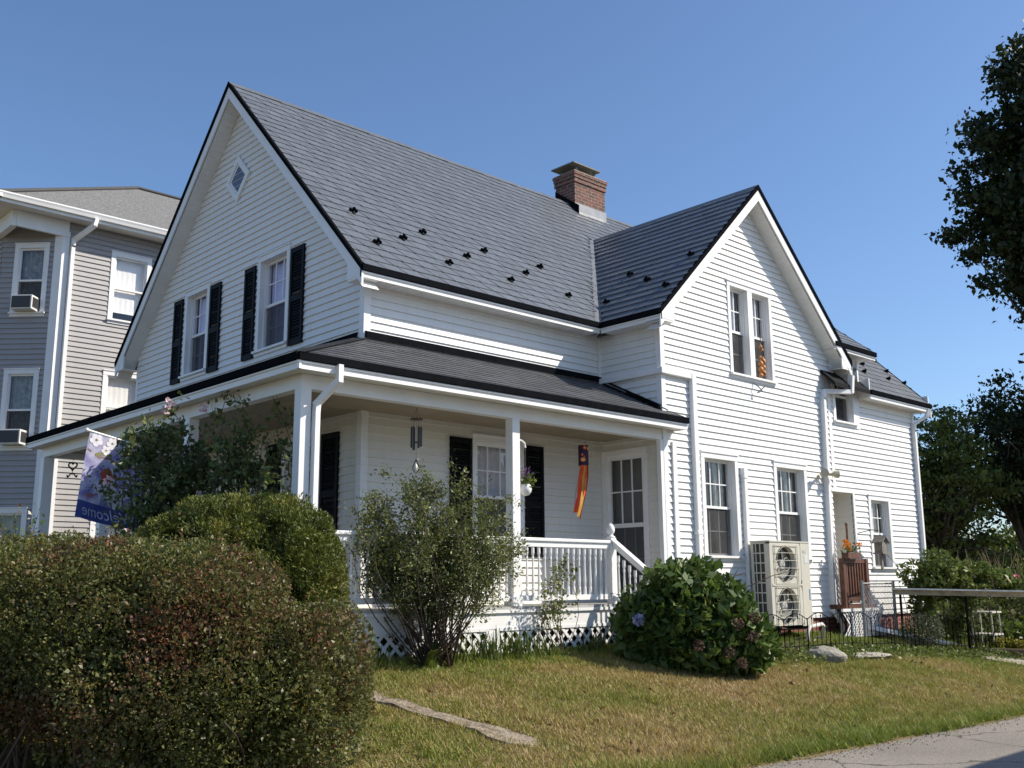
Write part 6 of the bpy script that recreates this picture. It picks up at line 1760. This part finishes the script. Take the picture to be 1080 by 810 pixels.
labs = ["dense dark shrubby tree behind the locust, beside the house's far corner", "low dark tree behind the garden brush", "dark thicket tree beyond the right edge of the garden", "broad dark tree at the far right beyond the garden"]
for i, (l, d_, z, r) in enumerate(((14.6, 38, 1.0, 2.4), (18.0, 39, .9, 2.4), (21.5, 38, 1.2, 2.8), (25.5, 38, 1.6, 3.2))):
    p = place(l, d_)
    tree("thicket_tree", labs[i], (p[0], p[1], g0), 1.6, [(0, 0, z, r, 1.8, 2.3), (HRT[0]*.8, HRT[1]*.8, z+1.0, r*.6, 1.3, 1.7)], 260, 70, .16, LOCUST if i == 1 else DARKG, 54+i, r0=.12, cl_r=.6, nlimb=16, group="thicket behind the garden")

# ------------------------------------------------------------------ lawn grass
def lawn():
    rg = np.random.default_rng(77); n = 330000
    # more blades near the camera side, which is what shows
    x = rg.uniform(-6.5, 13.5, n); y = rg.uniform(-5.75, -1.3, n)
    re = -5.46-.055*(x-.5)+.10*(vnoise(np.stack([x*1.7, 0*x, 0*x], 1), 1)-.5)
    k = y > re-.06*rg.random(n)
    # bare strip of the stone edging
    A, B = np.array([-2.0, -1.7]), np.array([-.98, -4.22]); d = (B-A)/np.linalg.norm(B-A); q = np.stack([x, y], 1)-A; s = q@d; dist = np.abs(q[:, 0]*d[1]-q[:, 1]*d[0])
    k &= ~((s > -.5) & (s < 2.68) & (dist < .10+.05*vnoise(np.stack([s*6, 0*s, 0*s], 1), 9)))
    # only what the frame can see, plus a margin
    v = np.stack([x-CAM.x, y-CAM.y], 1); dep = v@HFW[:2]; lat = v@HRT[:2]
    k &= (np.abs(lat) < dep*.58+.8)
    dens = vnoise(np.stack([x*1.4, y*1.4, 0*x], 1), 5)
    k &= rg.random(n) < .55+.6*dens
    x, y = x[k], y[k]; n = len(x); z = ground_zv(x, y)
    p3 = np.stack([x, y, 0*x], 1)
    big = vnoise(p3*.85, 11)*.6+vnoise(p3*2.3, 12)*.4
    edge = np.exp(-((y-(-5.46-.055*(x-.5)))/.42)**2)                 # greener, longer fringe along the road
    near = np.clip((y+3.1)/1.5, 0, 1)                                # greener by the house
    right = np.clip((x-3.5)/6, 0, 1)*.25
    big = ((big-.5)*1.5+.5)
    g = (.20+.60*big+.40*edge+.42*near+right-.10)
    g = g+rg.normal(size=n)*.20
    g = np.clip(g, 0, 1)
    tall = (vnoise(p3*5.5, 14) > .72)*.8
    L = (.026+.026*rg.random(n))*(1+.9*edge+tall)
    w = .0045+.0035*rg.random(n)
    a = rg.uniform(0, 2*math.pi, n); lean = rg.uniform(.3, 1.5, n)
    dx, dy = np.cos(a), np.sin(a)
    v0 = np.stack([x-dy*w, y+dx*w, z-.004], 1); v1 = np.stack([x+dy*w, y-dx*w, z-.004], 1); v2 = np.stack([x+dx*L*lean, y+dy*L*lean, z+L], 1)
    V = np.stack([v0, v1, v2], 1).reshape(-1, 3)
    me = bpy.data.meshes.new("grass"); me.vertices.add(3*n); me.loops.add(3*n); me.polygons.add(n)
    me.vertices.foreach_set("co", V.astype(np.float32).ravel()); me.loops.foreach_set("vertex_index", np.arange(3*n, dtype=np.int32)); me.polygons.foreach_set("loop_start", np.arange(0, 3*n, 3, dtype=np.int32))
    GM_ = leaf_mat("grass_blade", [(0, (0.497, 0.368, 0.199)), (.25, (0.418, 0.319, 0.139)), (.48, (0.328, 0.298, 0.095)), (.72, (0.228, 0.253, 0.054)), (1, (0.159, 0.219, 0.040))], .6, .25, .25)
    me.materials.append(GM_); me.update(calc_edges=True)
    at = me.attributes.new("rnd", 'FLOAT', 'FACE'); at.data.foreach_set("value", g.astype(np.float32))
    tag(link("grass", me), "short patchy grass, half green and half dry", "grass", kind="stuff")
lawn()
# fallen leaves lying on the lawn
rg = np.random.default_rng(90); n = 130
x = rg.uniform(-1.5, 9, n); y = rg.uniform(-5.3, -2.6, n); z = ground_zv(x, y)+.035
o = leaf_object("leaf_litter", np.stack([x, y, z], 1), .055, leaf_mat("dead_leaf", [(0, (.10, .06, .03)), (1, (.30, .20, .10))], .8, .1), None, rg, nrm=np.tile([1.0, 0, 0], (n, 1)), spread=.9); tag(o, "dry leaves scattered over the lawn", "leaf litter", kind="stuff")

# ------------------------------------------------------------------ unseen building right of the camera, added to shade the corner of the asphalt
gr = thing("unseen_garage", "unseen grey building added across the road to shade the corner of the asphalt", "unseen_garage", (9, -13, ROAD_Z))
k = MB(); k.box(5.1, 14, -16.2, -10.55, ROAD_Z-.05, 3.55); k.build("wall", GREYV, gr)
k = MB(); k.poly([(4.85, -10.3, 3.56), (14.2, -10.3, 3.56), (14.2, -13.4, 5.2), (4.85, -13.4, 5.2)]); k.poly([(14.2, -16.5, 3.56), (4.85, -16.5, 3.56), (4.85, -13.4, 5.2), (14.2, -13.4, 5.2)]); k.poly([(4.85, -10.3, 3.56), (4.85, -13.4, 5.2), (4.85, -16.5, 3.56)]); k.poly([(14.2, -10.3, 3.56), (14.2, -16.5, 3.56), (14.2, -13.4, 5.2)]); k.build("roof", NROOF, gr)
k = MB(); k.box(5.06, 5.095, -14.6, -12.0, ROAD_Z, 1.6); k.build("garage_door", TRIM, gr)

rg = np.random.default_rng(91); n = 2200
x = rg.uniform(-3, 10, n); y = -5.50-.055*(x-.5)-np.abs(rg.normal(size=n))*.16
o = leaf_object("road_grit", np.stack([x, y, np.full(n, ROAD_Z+.004)], 1), .014, leaf_mat("grit", [(0, (.16, .13, .09)), (.6, (.34, .30, .23)), (1, (.42, .34, .20))], .9, .05), None, rg, aspect=.8); tag(o, "grit and dry clippings along the edge of the asphalt", "grit", kind="stuff")
